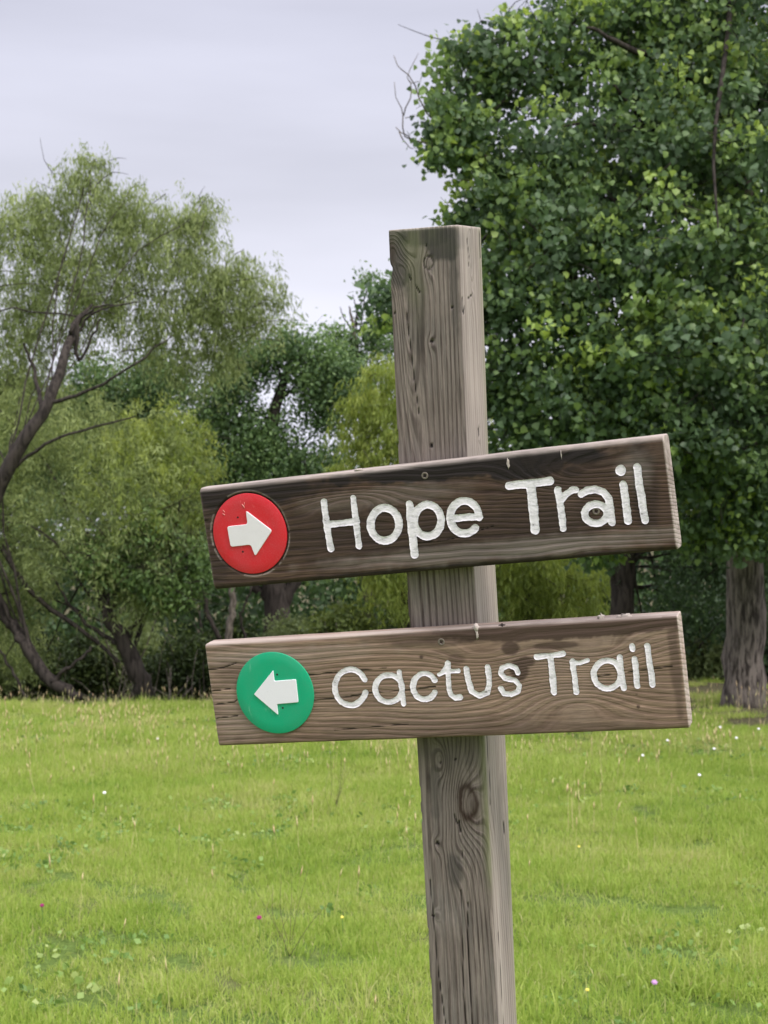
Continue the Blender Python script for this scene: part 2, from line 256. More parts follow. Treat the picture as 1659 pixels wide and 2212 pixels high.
def wood_material(name, light, dark, stain_shade, fib_scale, line=.75, grey=(.3, .28, .27)):
    m, t, b, out = mat_new(name)
    g = N(t, 'ShaderNodeTexCoord'); ob = g.outputs['Object']
    h = attr(t, 'ring')
    wob = noise(t, ob, 60, 3, .6, fib_scale)
    h = math_(t, 'ADD', h, math_(t, 'MULTIPLY', wob, .55))
    s = math_(t, 'SINE', math_(t, 'MULTIPLY', h, 6.2832))
    late = mrange(t, s, -.15, .85, 0, 1)
    late2 = math_(t, 'POWER', late, 1.25)
    s2 = math_(t, 'SINE', math_(t, 'MULTIPLY', h, 6.2832*2.71)); fine = mrange(t, s2, .2, 1, 0, 1)
    fib = noise(t, ob, 420, 4, .7, fib_scale)
    fib2 = noise(t, ob, 90, 4, .65, fib_scale)
    var = noise(t, ob, 9, 3, .5)
    c = mixc(t, mrange(t, fib2, .38, .62, 0, 1), light, tuple(x*.62 for x in light))
    fib3 = noise(t, ob, 190, 5, .75, fib_scale)
    c = mixc(t, mrange(t, var, .42, .62, 0, .5), c, grey)
    blot = noise(t, ob, 26, 6, .7, tuple(.3+.7*x for x in fib_scale)); c = mixc(t, mrange(t, blot, .55, .72, 0, .45), c, tuple(x*1.5 for x in light)); c = mixc(t, mrange(t, blot, .45, .28, 0, .55), c, tuple(x*.45 for x in light))
    lm = math_(t, 'MULTIPLY', late2, mrange(t, noise(t, ob, 14, 3), .32, .62, .35, 1))
    c = mixc(t, math_(t, 'MULTIPLY', lm, line), c, dark)
    c = mixc(t, math_(t, 'MULTIPLY', fine, .24), c, dark)
    c = mixc(t, mrange(t, fib, .3, .7, .0, .38), c, tuple(x*.5 for x in light), 'MULTIPLY') if False else mixc(t, mrange(t, fib, .38, .64, 0, .5), c, tuple(x*.45 for x in light))
    c = mixc(t, mrange(t, fib3, .50, .66, 0, .40), c, tuple(x*1.35 for x in light)); c = mixc(t, mrange(t, fib3, .46, .34, 0, .45), c, dark)
    st = attr(t, 'stain_shade'); c = mixc(t, st, c, mixc(t, mrange(t, fib2, .4, .75, 0, .5), stain_shade, tuple(x*1.6 for x in stain_shade)))
    c = mixc(t, attr(t, 'algae'), c, (.20, .22, .10))
    c = mixc(t, attr(t, 'knot'), c, (.052, .033, .025))
    c = mixc(t, math_(t, 'MULTIPLY', attr(t, 'worn_lit'), mrange(t, fib2, .3, .62, .35, 1)), c, (.56, .49, .43))
    c = mixc(t, attr(t, 'crack'), c, (.012, .009, .008))
    t.links.new(c, b.inputs['Base Color']); b.inputs['Roughness'].default_value = .82; b.inputs['Specular IOR Level'].default_value = .25
    hh = math_(t, 'ADD', math_(t, 'MULTIPLY', late2, .8), math_(t, 'MULTIPLY', fib, .9))
    hh = math_(t, 'SUBTRACT', hh, math_(t, 'MULTIPLY', attr(t, 'crack'), 2.5))
    bump(t, b, hh, .6, .0010)
    return m
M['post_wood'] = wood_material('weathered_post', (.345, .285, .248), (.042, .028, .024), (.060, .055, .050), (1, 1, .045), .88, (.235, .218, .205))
M['dark_board'] = wood_material('dark_weathered_board', (.145, .090, .062), (.027, .015, .012), (.018, .015, .015), (.05, 1, 1), .8, (.078, .062, .055))
M['brown_board'] = wood_material('brown_weathered_board', (.400, .275, .195), (.098, .058, .040), (.078, .050, .038), (.05, 1, 1), .55, (.345, .268, .215))

def rounded_loop(H, T, r, front_step, other_step):
    """cross-section (v up, w into): starts at the bottom of the front face and goes round"""
    pts = []
    a, b = H/2, T
    n = max(2, int((H-2*r)/front_step))
    for v in np.linspace(-a+r, a-r, n): pts.append((v, 0))
    def arc(cv, cw, s, e, k=4):
        for th in np.linspace(s, e, k+2)[1:-1]: pts.append((cv+r*math.cos(th), cw+r*math.sin(th)))
    arc(a-r, r, -math.pi/2, 0)
    for w in np.linspace(r, b-r, max(2, int((b-2*r)/other_step))): pts.append((a, w))
    arc(a-r, b-r, 0, math.pi/2)
    for v in np.linspace(a-r, -a+r, max(2, int((H-2*r)/(other_step*3)))): pts.append((v, b))
    arc(-a+r, b-r, math.pi/2, math.pi)
    for w in np.linspace(b-r, r, max(2, int((b-2*r)/other_step))): pts.append((-a, w))
    arc(-a+r, r, math.pi, math.pi*1.5)
    return np.array(pts)
def sweep(loop, us, r_end=.003):
    """grid of loops along u, rounded and capped ends; returns verts (u, v, w), quads, tris"""
    c = loop.mean(0)*0+np.array([0, (loop[:, 1].min()+loop[:, 1].max())/2])
    half = np.array([loop[:, 0].max(), (loop[:, 1].max()-loop[:, 1].min())/2])
    rows = []
    def inset(d): return c+(loop-c)*(1-d/half)
    caps = []
    for s in (.8, .55, .28): caps.append(s)
    u0, u1 = us[0], us[-1]
    for s in reversed(caps): rows.append((u0, c+(loop-c)*s*(1-r_end/half)))
    for k in range(4):
        th = math.pi/2*k/4; rows.append((u0+r_end*(1-math.sin(th)), inset(r_end*(1-math.cos(math.pi/2-math.pi/2+th)) if False else r_end*(1-math.sin(th)))) if False else (u0+r_end*(1-math.sin(th)), inset(r_end*(1-math.cos(th)))) if False else (u0+r_end*(1-math.cos(th)), inset(r_end*(1-math.sin(th)))))
    for u in us:
        if u0+r_end*1.05 < u < u1-r_end*1.05: rows.append((u, loop))
    for k in range(3, -1, -1):
        th = math.pi/2*k/4; rows.append((u1-r_end*(1-math.cos(th)), inset(r_end*(1-math.sin(th)))))
    for s in caps: rows.append((u1, c+(loop-c)*s*(1-r_end/half)))
    n = len(loop)
    V = np.concatenate([np.c_[np.full(n, u), L] for u, L in rows])
    V = np.concatenate([V, [[u0, *c], [u1, *c]]])
    i = np.arange(len(rows)-1)[:, None]*n; j = np.arange(n)[None, :]; j2 = (j+1) % n
    Q = np.stack([i+j, i+j2, i+n+j2, i+n+j], -1).reshape(-1, 4)
    jj = np.arange(n); last = (len(rows)-1)*n
    T = np.concatenate([np.stack([jj, np.full(n, len(V)-2), (jj+1) % n], -1), np.stack([last+jj, last+(jj+1) % n, np.full(n, len(V)-1)], -1)])
    return V, Q, T
def mesh_mixed(name, V, Q, T, pa=None, smooth=True):
    me = bpy.data.meshes.new(name); V = np.asarray(V, np.float32)
    me.vertices.add(len(V)); me.vertices.foreach_set('co', V.ravel())
    idx = np.concatenate([Q.ravel(), T.ravel()]).astype(np.int32); me.loops.add(len(idx)); me.loops.foreach_set('vertex_index', idx)
    tot = np.concatenate([np.full(len(Q), 4), np.full(len(T), 3)]).astype(np.int32); me.polygons.add(len(tot))
    me.polygons.foreach_set('loop_start', np.concatenate([[0], np.cumsum(tot)[:-1]]).astype(np.int32)); me.polygons.foreach_set('loop_total', tot)
    me.polygons.foreach_set('use_smooth', np.full(len(tot), smooth)); me.update(calc_edges=True)
    for a, v in (pa or {}).items():
        at_ = me.attributes.new(a, 'FLOAT', 'POINT'); at_.data.foreach_set('value', np.asarray(v, np.float32).ravel())
    return me
def gbump(x, y, cx, cy, sx, sup, sdn, A):
    sy = np.where(y > cy, sup, sdn); return A*np.exp(-((x-cx)/sx)**2-((y-cy)/sy)**2)
def blob_mask(x, y, cx, cy, rx, ry, seed, soft=.25, jag=.8):
    d = np.hypot((x-cx)/rx, (y-cy)/ry)+jag*(fbm(x*70+cx*900, y*70+9, seed)-.47)
    return 1-sstep(1-soft, 1+soft, d)

Rm = np.array(FIT['R']); Tm = np.array(FIT['T'])
Cw = np.stack([RT, -UP, FW], 1)
ax, ay, az = Cw@Rm[:, 0], Cw@Rm[:, 2], -(Cw@Rm[:, 1])
org = np.array([0, 0, EYE])+Cw@Tm
v0 = -(org[2]-float(ground_z(org[0], org[1])))/az[2]
base = org+az*v0
sign_root = empty('trail_signpost', (0, 0, 0), 'leaning weathered timber post carrying two arrow boards reading Hope Trail and Cactus Trail', 'signpost')
SM = Matrix.Identity(4)
for r_ in range(3):
    SM[r_][0], SM[r_][1], SM[r_][2], SM[r_][3] = ax[r_], ay[r_], az[r_], base[r_]
sign_root.matrix_world = SM
LIFT = Matrix.Translation((0, 0, -v0))

# post: swept along z
PW, PD, TOPV = .0885, .0925, -FIT['top']
loop = rounded_loop(PW, PD, .0018, .0014, .0026)          # (x, y)
us = np.concatenate([np.arange(v0-.30, -.62, .02), np.arange(-.62, TOPV, .0026), [TOPV]])
V, Q, T = sweep(loop, us, .0014)
z, x, y = V[:, 0], V[:, 1].copy(), V[:, 2].copy()
# the timber is a little crooked and dries narrower in places
lv = [-2.2, -.62, -.246, .11, .385]; xl = np.interp(z, lv, [-.0434, -.0434, -.0435, -.0470, -.0434]); xr = np.interp(z, lv, [.0448, .0448, .0452, .0413, .0447])
dd = np.interp(z, lv, [.085, .085, .094, .0925, .095])
x = xl+(x+PW/2)/PW*(xr-xl); y = y*dd/PD
px_, pz_ = x, z
# chipped arrises
front_l = np.exp(-((x-xl)/.004)**2)*np.exp(-(y/.006)**2)
x = x+front_l*(.0035*np.exp(-((z-.341)/.004)**2)+.0012*(vnoise(z*60, z*0+1, 3) > .72))
edge_r = np.exp(-((x-xr)/.003)**2)*np.exp(-(y/.004)**2)
y = y+edge_r*.0015*(vnoise(z*90, z*0, 5))
u01 = (px_-xl)/(xr-xl)
front = np.exp(-(y/.03)**2)
ring = 2.2*u01+9.5*u01**1.7*(1-.25*sstep(-.2, -.7, z)) + y/.0085 + .5*np.sin(z*5+1)+.9*(fbm(x*9, z*2.2, 11)-.5)*2
ring = ring+front*(gbump(x, z, -.040, .362, .013, .022, .035, 6)+gbump(x, z, -.026, .335, .012, .02, .15, 5.2)
      + gbump(x, z, .0203, -.3276, .021, .046, .052, 6.2)+gbump(x, z, -.002, -.385, .012, .03, .055, 2.0)
      + gbump(x, z, .0054, .3447, .007, .012, .02, 1.6)+gbump(x, z, .0041, .251, .005, .008, .012, 1)
      + gbump(x, z, -.0233, -.3805, .006, .009, .012, 1.2)+gbump(x, z, -.030, -.475, .006, .009, .012, 1)+gbump(x, z, -.012, -.27, .009, .02, .025, -2.5))
side = 1-np.exp(-(y/.02)**2)
ring = ring+side*(gbump(y, z, .045, .372, .012, .025, .06, 5)+gbump(y, z, .052, .135, .006, .012, .014, 1.6)+gbump(y, z, .06, -.33, .01, .05, .05, 2))
knot = front*(.75*np.exp(-((np.hypot((x-.0205)/.0108, (z+.324)/.0205)-1+.5*(fbm(x*200, z*120, 22)-.47))/.28)**2)+.32*blob_mask(x, z, .0185, -.330, .015, .030, 23, .5, .6)+.55*blob_mask(x, z, -.042, .361, .008, .013, 22, .5))
ringline = lambda cx, cz, R_, w: np.exp(-((np.hypot(x-cx, (z-cz)*.85)-R_)/w)**2)
crack = np.zeros(len(x)); onf = (y < .004)
for poly, w in [([(-.026, .286), (-.0235, .25), (-.021, .21), (-.017, .165)], .0008), ([(.004, -.44), (.0035, -.5), (.0005, -.58), (.004, -.66), (.003, -.8)], .0011),
                ([(.013, -.455), (.010, -.5), (.0095, -.62)], .0008), ([(-.036, -.43), (-.032, -.55), (-.026, -.62)], .0008), ([(.007, -.349), (.0065, -.353), (.008, -.362)], .0022),
                ([(.004, -.352), (.001, -.342)], .0013), ([(.008, -.388), (.009, -.396)], .0011), ([(-.012, .318), (-.009, .312), (-.006, .309)], .001), ([(-.020, .331), (-.018, .326)], .0012)]:
    crack = np.maximum(crack, onf*(1-sstep(w*.2, w*.95, seg_dist(x, z, poly)+.0007*(fbm(x*300, z*60, 31)-.5))))
for cx, cz, R_ in [(-.0413, .2879, .0014), (.0041, .251, .0026), (.0323, .2896, .0014), (-.003, .1247, .0022), (-.0233, -.3805, .0028), (-.0347, -.4772, .0020), (.0064, -.2686, .0014), (-.0134, -.2747, .0010), (.004, .366, .0012)]:
    crack = np.maximum(crack, onf*(1-sstep(R_*.75, R_*1.25, np.hypot(x-cx, z-cz))))
crack = np.maximum(crack, onf*.75*ringline(.0054, .3447, .0062, .0008))
onS = (x > .03) & (y > .002)
for poly, w in [([(.006, .300), (.004, .287), (.010, .282), (.012, .289)], .0016), ([(.034, .372), (.040, .350), (.038, .340)], .001), ([(.088, .38), (.087, .35)], .0012),
                ([(.052, .139), (.053, .131)], .0018), ([(.067, -.372), (.0672, -.384)], .0024), ([(.012, -.24), (.015, -.30), (.013, -.33)], .0011), ([(.02, -.5), (.024, -.65)], .0009), ([(.03, .30), (.05, .305)], .0009)]:
    crack = np.maximum(crack, onS*(1-sstep(w*.5, w*1.4, seg_dist(y, z, poly))))
topd = TOPV-z
stain_shade = front*(blob_mask(x, z, -.032, .36, .014, .045, 41)*.75+blob_mask(x, z, .026, .372, .022, .028, 42, .2)*.9+blob_mask(x, z, .002, .378, .03, .014, 43)*.8+.5*blob_mask(x, z, .036, .315, .006, .06, 44)+.35*blob_mask(x, z, -.012, .30, .012, .06, 45)
        + .6*blob_mask(x, z, -.002, -.412, .011, .022, 46)+.45*blob_mask(x, z, -.022, -.315, .008, .035, 47)+.35*blob_mask(x, z, .0, -.25, .05, .03, 48, .5))  # last patch paints the shade on the post below the lower board
stain_shade = stain_shade+onS*(.55*blob_mask(y, z, .045, .36, .012, .03, 49)+.4*blob_mask(y, z, .055, -.365, .012, .05, 50))
algae = .55*np.exp(-((y-dd)/.012)**2)*(vnoise(z*14, z*0+3, 7) > .2)*(x > .02)+.65*np.exp(-((x-xr)/.006)**2)*np.exp(-(y/.01)**2)*sstep(-.2, -.25, z)*(1-sstep(-.40, -.46, z))+.25*sstep(.05, .0, topd)*vnoise(x*90, z*90, 8)
algae = algae+.28*front*blob_mask(x, z, -.012, .35, .012, .06, 51, .6)
worn_lit = .62*(x > .02)*sstep(.001, .008, y)*(.45+.9*fbm(y*60, z*4, 9))+.8*sstep(.004, .0, topd)+.35*np.exp(-((x-xr)/.002)**2-((y)/.002)**2)*vnoise(z*30, z*0, 2)  # right side face coloured paler as the lit side; top and arris are wear
V2 = np.c_[x, y+np.where(onf, crack*.0012+.0004*(.5+.5*np.sin(ring*6.2832))**3, 0), z]
me = mesh_mixed('post', V2, Q, T, dict(ring=ring, stain_shade=np.clip(stain_shade, 0, 1), algae=np.clip(algae, 0, 1), knot=np.clip(knot, 0, 1), worn_lit=np.clip(worn_lit, 0, .75), crack=crack))
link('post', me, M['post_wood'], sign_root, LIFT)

# painted letters
m, t, b, out = mat_new('white_sign_paint'); g = N(t, 'ShaderNodeTexCoord')
pn = noise(t, g.outputs['Object'], 210, 4, .65, (.35, 1, 1)); pn2 = noise(t, g.outputs['Object'], 45, 3)
c = mixc(t, mrange(t, pn, .40, .52, .8, 0), (.98, .93, .985), (.66, .63, .67))
c = mixc(t, mrange(t, pn, .36, .30, 0, .9), c, (.16, .13, .11))
c = mixc(t, mrange(t, pn2, .55, .72, 0, .25), c, (.62, .60, .55))
t.links.new(c, b.inputs['Base Color']); b.inputs['Roughness'].default_value = .38; b.inputs['Specular IOR Level'].default_value = .5
bump(t, b, pn, .5, .0005); M['letter_paint'] = m
def plastic(name, col, rough=.35, dirt=.3, speck=None):
    m, t, b, out = mat_new(name); g = N(t, 'ShaderNodeTexCoord')
    n1 = noise(t, g.outputs['Object'], 30, 5, .6); n2 = noise(t, g.outputs['Object'], 900, 2)
    c = mixc(t, mrange(t, n1, .45, .7, 0, dirt), col, tuple(.6*x+.06 for x in col))
    c = mixc(t, mrange(t, n2, .5, .75, 0, .12), c, (.6, .6, .6))
    sc_ = noise(t, g.outputs['Object'], 130, 6, .75, (1, 1, .25)); c = mixc(t, mrange(t, sc_, .60, .70, 0, .45), c, tuple(min(1, x+.25) for x in col)); c = mixc(t, mrange(t, noise(t, g.outputs['Object'], 70, 6, .8), .34, .26, 0, .5), c, tuple(x*.35 for x in col))
    t.links.new(c, b.inputs['Base Color']); t.links.new(mrange(t, n1, .3, .7, rough, rough+.2), b.inputs['Roughness'])
    bump(t, b, n2, .15, .0003); M[name] = m
plastic('red_plastic', (.72, .017, .032)); plastic('green_plastic', (.0, .42, .205)); plastic('white_plastic', (.92, .88, .91), .4, .15); plastic('clean_white_plastic', (.95, .93, .99), .4, .05)
m, t, b, out = mat_new('screw_metal'); b.inputs['Base Color'].default_value = (.24, .20, .17, 1); b.inputs['Metallic'].default_value = .5; b.inputs['Roughness'].default_value = .6; M['screw_metal'] = m
m, t, b, out = mat_new('dark_hole'); b.inputs['Base Color'].default_value = (.02, .012, .01, 1); b.inputs['Roughness'].default_value = .9; M['dark_hole'] = m
m, t, b, out = mat_new('pale_droppings'); b.inputs['Base Color'].default_value = (.48, .42, .37, 1); b.inputs['Roughness'].default_value = .9; M['pale_droppings'] = m
m, t, b, out = mat_new('scratched_plastic'); b.inputs['Base Color'].default_value = (.75, .30, .26, 1); M['scratch'] = m

def letters_sdf(S, u, v):
    d = np.full(u.shape, 9.0)
    for poly, w in S: d = np.minimum(d, seg_dist(u, v, poly)-w/2*1.05)
    return d+.0015*(fbm(u*170, v*260, 77, 3)-.44)+.0016*(fbm(u*55, v*70, 78, 2)-.38)
def groove(s): return .0005*sstep(0, .0014, -s)
def disc_mesh(R_, th, bev, n=96):
    prof = [(0.0001, -th)]+[(R_*k/4, -th) for k in (1, 2, 3)]+[(R_-bev, -th), (R_-bev*.3, -th+bev*.3), (R_, -th+bev), (R_, 0)]
    a = np.linspace(0, 2*np.pi, n, endpoint=False)
    V = np.concatenate([np.c_[r*np.cos(a), np.full(n, yy), r*np.sin(a)] for r, yy in prof])
    i = np.arange(len(prof)-1)[:, None]*n; j = np.arange(n)[None, :]; j2 = (j+1) % n
    return V, np.stack([i+j, i+n+j, i+n+j2, i+j2], -1).reshape(-1, 4)
def round_poly(P, r, k=5):
    P = np.array(P); out = []; n = len(P)
    for i in range(n):
        p, a, b = P[i], P[i-1], P[(i+1) % n]; da = (a-p)/np.linalg.norm(a-p); db = (b-p)/np.linalg.norm(b-p)
        cr = da[0]*db[1]-da[1]*db[0]; q = min(r, .3*np.linalg.norm(a-p), .3*np.linalg.norm(b-p)); 
        s, e = p+da*q, p+db*q
        for tt in np.linspace(0, 1, k): out.append((1-tt)**2*s+2*tt*(1-tt)*p+tt*tt*e)
    return np.array(out)
def plate_mesh(P, y0, y1, bev):
    """solid plate with bevelled upper edge from an outline"""
    c = P.mean(0); n = len(P); nx = np.roll(P, -1, 0)-np.roll(P, 1, 0); nx = np.c_[nx[:, 1], -nx[:, 0]]; nx /= np.linalg.norm(nx, axis=1)[:, None]+1e-9
    if (P[:, 0]*np.roll(P[:, 1], -1)-np.roll(P[:, 0], -1)*P[:, 1]).sum() > 0: nx = -nx
    L = [(P, y0), (P, y1+bev), (P+nx*bev*.4, y1+bev*.25), (P+nx*bev, y1)]
    V = np.concatenate([np.c_[q[:, 0], np.full(n, yy), q[:, 1]] for q, yy in L]+[[[c[0], y1, c[1]]]])
    i = np.arange(3)[:, None]*n; j = np.arange(n)[None, :]; j2 = (j+1) % n
    Q = np.stack([i+j, i+j2, i+n+j2, i+n+j], -1).reshape(-1, 4); jj = np.arange(n)
    tri = tessellate_polygon([[Vector((q[0], q[1], 0)) for q in L[3][0]]])
    return V[:-1], Q, np.array(tri)+3*n

def make_board(k):
    B = FIT['b'][k]; L, H, yaw = B['L'], B['H'], B['y']; th = FIT['t']-(.0003 if k == 0 else .0018)
    a = B['a']; U = Vector((math.cos(a), yaw*math.cos(a), -math.sin(a))).normalized(); Vv = Vector((math.sin(a), yaw*math.sin(a), math.cos(a))).normalized()
    W_ = Vv.cross(U)*1.0; W_ = W_ if W_.y > 0 else -W_
    mw = Matrix.Identity(4)
    cx, cz = B['c'][0], -B['c'][1]; cy = -FIT['t']+yaw*B['c'][0]
    for r_ in range(3): mw[r_][0], mw[r_][1], mw[r_][2], mw[r_][3] = U[r_], W_[r_], Vv[r_], (cx, cy, cz)[r_]
    loop = rounded_loop(H, th, .0070 if k == 0 else .0035, .00125, .004)
    us = np.append(np.arange(-L/2, L/2-.0007, .00135), L/2)
    V, Q, T = sweep(loop, us, .0014)
    u, v, w = V[:, 0].copy(), V[:, 1].copy(), V[:, 2].copy()
    onf = w < .0015
    allS = [s for ch, S in FIT['let'][k] for s in S]
    sd_ = np.full(len(u), 9.0); sd_[onf] = letters_sdf(allS, u[onf], v[onf])
    nv = v/H*2; wob = .9*np.sin(u*7+k)+1.6*(fbm(u*5+3, v*16, 60+k)-.47)*2
    # slightly irregular arrises
    v = v+np.where(np.abs(nv) > .9, np.sign(v)*.0012*(fbm(u*16, w*60, 70+k)-.5), 0)
    if k == 0:
        ring = v/.0085+wob+w*40+gbump(u, v, .191, .036, .075, .02, .028, 5)+gbump(u, v, .33, .03, .13, .07, .055, 8)+gbump(u, v, .05, .012, .09, .02, .02, 1.6)+gbump(u, v, -.1, .03, .06, .012, .02, -2.5)
        stain_shade = np.maximum.reduce([blob_mask(u, v, .04, .058, .16, .014, 81, .15), blob_mask(u, v, .13, .050, .06, .015, 82, .15), blob_mask(u, v, .20, .053, .03, .010, 83),
                .9*blob_mask(u, v, -.22, .052, .11, .016, 84, .35), .45*blob_mask(u, v, .10, -.03, .12, .03, 85, .5), .40*blob_mask(u, v, -.1, -.01, .16, .035, 86, .6),
                .5*blob_mask(u, v, .27, .01, .015, .06, 87, .4), .8*blob_mask(u, v, .0, -.064, .35, .004, 88), .75*blob_mask(u, v, .191, .036, .014, .006, 89), .35*blob_mask(u, v, -.29, .0, .02, .07, 90)])
        stain_shade = stain_shade*.92
        tan = .5*blob_mask(u, v, .1, -.048, .22, .011, 91, .5)+.3*blob_mask(u, v, -.05, .03, .1, .012, 92, .5)+.35*blob_mask(u, v, .262, .03, .02, .02, 93, .5)
        knot = .8*blob_mask(u, v, .197, .0372, .009, .0028, 94)+.35*blob_mask(u, v, .19, .035, .04, .014, 95, .5)
        cracks = [([(-.02, -.030), (.03, -.029), (.085, -.018)], .0006), ([(-.295, -.01), (-.27, -.011)], .0007), ([(-.298, .025), (-.285, .024)], .0006)]
    else:
        ring = v/.0072+wob*.8+w*40+gbump(u, v, .165, -.03, .075, .04, .03, -4.2)+gbump(u, v, .20, .028, .06, .02, .03, 4.0)+gbump(u, v, .07, .03, .07, .02, .02, 3)+gbump(u, v, -.2, .02, .12, .05, .04, 1.5)
        stain_shade = np.maximum.reduce([.95*blob_mask(u, v, .17, .062, .18, .015, 81, .12, .6), .9*blob_mask(u, v, .10, .040, .012, .008, 82, .2, .6), .8*blob_mask(u, v, .155, .040, .026, .0045, 83, .2, .4), .9*blob_mask(u, v, .108, .012, .012, .013, 84, .2, .7),
                .85*blob_mask(u, v, .118, .023, .010, .006, 85, .2), .65*blob_mask(u, v, -.02, .060, .06, .010, 86, .5), .55*blob_mask(u, v, .03, .030, .010, .006, 87, .4), .6*blob_mask(u, v, .294, .01, .006, .06, 88, .4), .5*blob_mask(u, v, .0, -.06, .35, .006, 89, .5),
                .35*blob_mask(u, v, -.05, -.05, .2, .01, 90, .6), .3*blob_mask(u, v, -.25, .03, .06, .02, 91, .6)])
        tan = .35*blob_mask(u, v, -.18, .048, .12, .01, 92, .5)+.25*blob_mask(u, v, -.26, -.03, .04, .03, 93, .5)
        knot = .5*blob_mask(u, v, .03, .055, .04, .008, 94, .5)+.85*blob_mask(u, v, .2455, -.0385, .0022, .0022, 95, .3, .3)+.9*blob_mask(u, v, -.0136, .035, .0028, .0022, 96, .3, .3)+.6*blob_mask(u, v, .245, -.024, .001, .0015, 96, .3, .3)
        cracks = [([(-.165, -.0125), (-.12, -.0105), (-.085, -.0062), (-.03, -.0050), (.0, -.002)], .0009), ([(-.302, .034), (-.28, .036), (-.262, .041)], .0009), ([(-.30, -.012), (-.272, -.010), (-.266, -.006)], .0007),
                  ([(-.30, .006), (-.275, .008)], .0006), ([(-.17, .020), (-.13, .022), (-.06, .024)], .0006), ([(-.3, -.03), (-.27, -.028)], .0007), ([(-.14, -.052), (-.04, -.048)], .0006),
                  ([(.2, .0), (.29, .008)], .0006)]
    crack = np.zeros(len(u))
    for poly, wd in cracks:
        crack[onf] = np.maximum(crack[onf], 1-sstep(wd*.1, wd*1.1, seg_dist(u[onf], v[onf], poly)+.0009*(fbm(u[onf]*120, v[onf]*300, 33)-.5)))
    edge = sstep(H/2-(.007 if k == 0 else .0035), H/2-.001, v)*(w < .02)
    worn_lit = edge*(.80 if k == 0 else .85)*(1 if k == 0 else .35+.65*sstep(.02, -.12, u))+.35*np.exp(-((np.abs(u)-L/2)/.0012)**2)+.8*(np.abs(v) > H/2-.0008)*(v > 0)*(1 if k == 0 else .5)+.55*(u > L/2-.0012)
    worn_lit = worn_lit*(.55+.6*fbm(u*60, v*100+w*90, 97))+tan*.6
    w = w+np.where(onf, groove(sd_)+crack*.0009+.0003*(.5+.5*np.sin(ring*6.2832))**3*(sd_ > 0), 0)
    D = FIT['disc'][k]
    if k == 0:
        rr = np.hypot(u-D[0], v-D[1])+.0012*(fbm(u*60, v*60, 98)-.5); w = w+np.where(onf, .0026*(1-sstep(D[2]+.0012, D[2]+.0026, rr)), 0)
        worn_lit = worn_lit+onf*.55*np.exp(-((rr-D[2]-.0032)/.0009)**2)*(fbm(u*50, v*50, 99) > .42)
    stain_shade = stain_shade*(1-.8*(np.abs(u) > L/2-.001))
    stain_shade = np.where(w > th*.5, stain_shade*.3, stain_shade)
    me = mesh_mixed('sign_board', np.c_[u, w, v], Q, T, dict(ring=ring, stain_shade=np.clip(stain_shade, 0, 1), algae=np.zeros(len(u)), knot=np.clip(knot, 0, 1)*onf, worn_lit=np.clip(worn_lit, 0, .8), crack=crack))
    bo = link('sign_board', me, M['dark_board' if k == 0 else 'brown_board'], sign_root, LIFT@mw,
              label=('dark weathered upper board painted Hope Trail with a red disc' if k == 0 else 'brown weathered lower board painted Cactus Trail with a green disc'))
    words = ['Hope Trail', 'Cactus Trail'][k]
    for ch, S in FIT['let'][k]:
        P = np.concatenate([np.array(p) for p, w_ in S]); mg = .013; st = .00085
        U_, V_ = np.meshgrid(np.arange(P[:, 0].min()-mg, P[:, 0].max()+mg, st), np.arange(P[:, 1].min()-mg, P[:, 1].max()+mg, st), indexing='ij')
        s = letters_sdf(S, U_, V_); g0, g1 = np.gradient(s, st); gl = np.hypot(g0, g1)+1e-6
        ins = s < 0; cell = ins[:-1, :-1] | ins[1:, :-1] | ins[1:, 1:] | ins[:-1, 1:]
        mv = np.where(s > 0, np.minimum(s, st*1.5), 0); uu = U_-g0/gl*mv; vv = V_-g1/gl*mv
        w_ = groove(np.minimum(s, 0))-.0004-.0005*fbm(uu*500, vv*900, 55, 2)
        n1_ = U_.shape[1]; I_ = (np.arange(U_.shape[0]-1)[:, None]*n1_+np.arange(n1_-1)[None, :])[cell]
        F_ = np.stack([I_, I_+1, I_+n1_+1, I_+n1_], -1); used, inv_ = np.unique(F_, return_inverse=True)
        Vx = np.stack([uu, w_, vv], -1).reshape(-1, 3)[used]
        link('letter', mesh('letter', Vx, inv_.reshape(F_.shape), smooth=True), M['letter_paint'], bo, label='white painted letter '+ch)
    Vd, Fd = disc_mesh(D[2], .0026 if k == 0 else .0022, .0004)
    off = .0024 if k == 0 else .0
    link('disc', mesh('disc', Vd+np.array([D[0], off, D[1]]), Fd), M['red_plastic' if k == 0 else 'green_plastic'], bo, label='red plastic disc' if k == 0 else 'green plastic disc')
    yb = off-(.0026 if k == 0 else .0022)
    Pa = round_poly(FIT['arrow'][k], .0034 if k == 0 else .0018)
    Va, Qa, Ta = plate_mesh(Pa, yb+.0005, yb-.0014, .0005)
    link('arrow', mesh_mixed('arrow', Va, Qa, Ta, smooth=False), M['white_plastic' if k == 0 else 'clean_white_plastic'], bo, label='white arrow pointing right' if k == 0 else 'white arrow pointing left')
    for nm in (('d1a', 'd1b') if k == 0 else ('d2a', 'd2b')):
        q = FIT['pts'][nm]; Vh, Fh = disc_mesh(.0013, .0003, .0001, 14)
        link('screw_hole', mesh('screw_hole', Vh+np.array([q[0], yb, q[1]]), Fh), M['dark_hole'], bo)
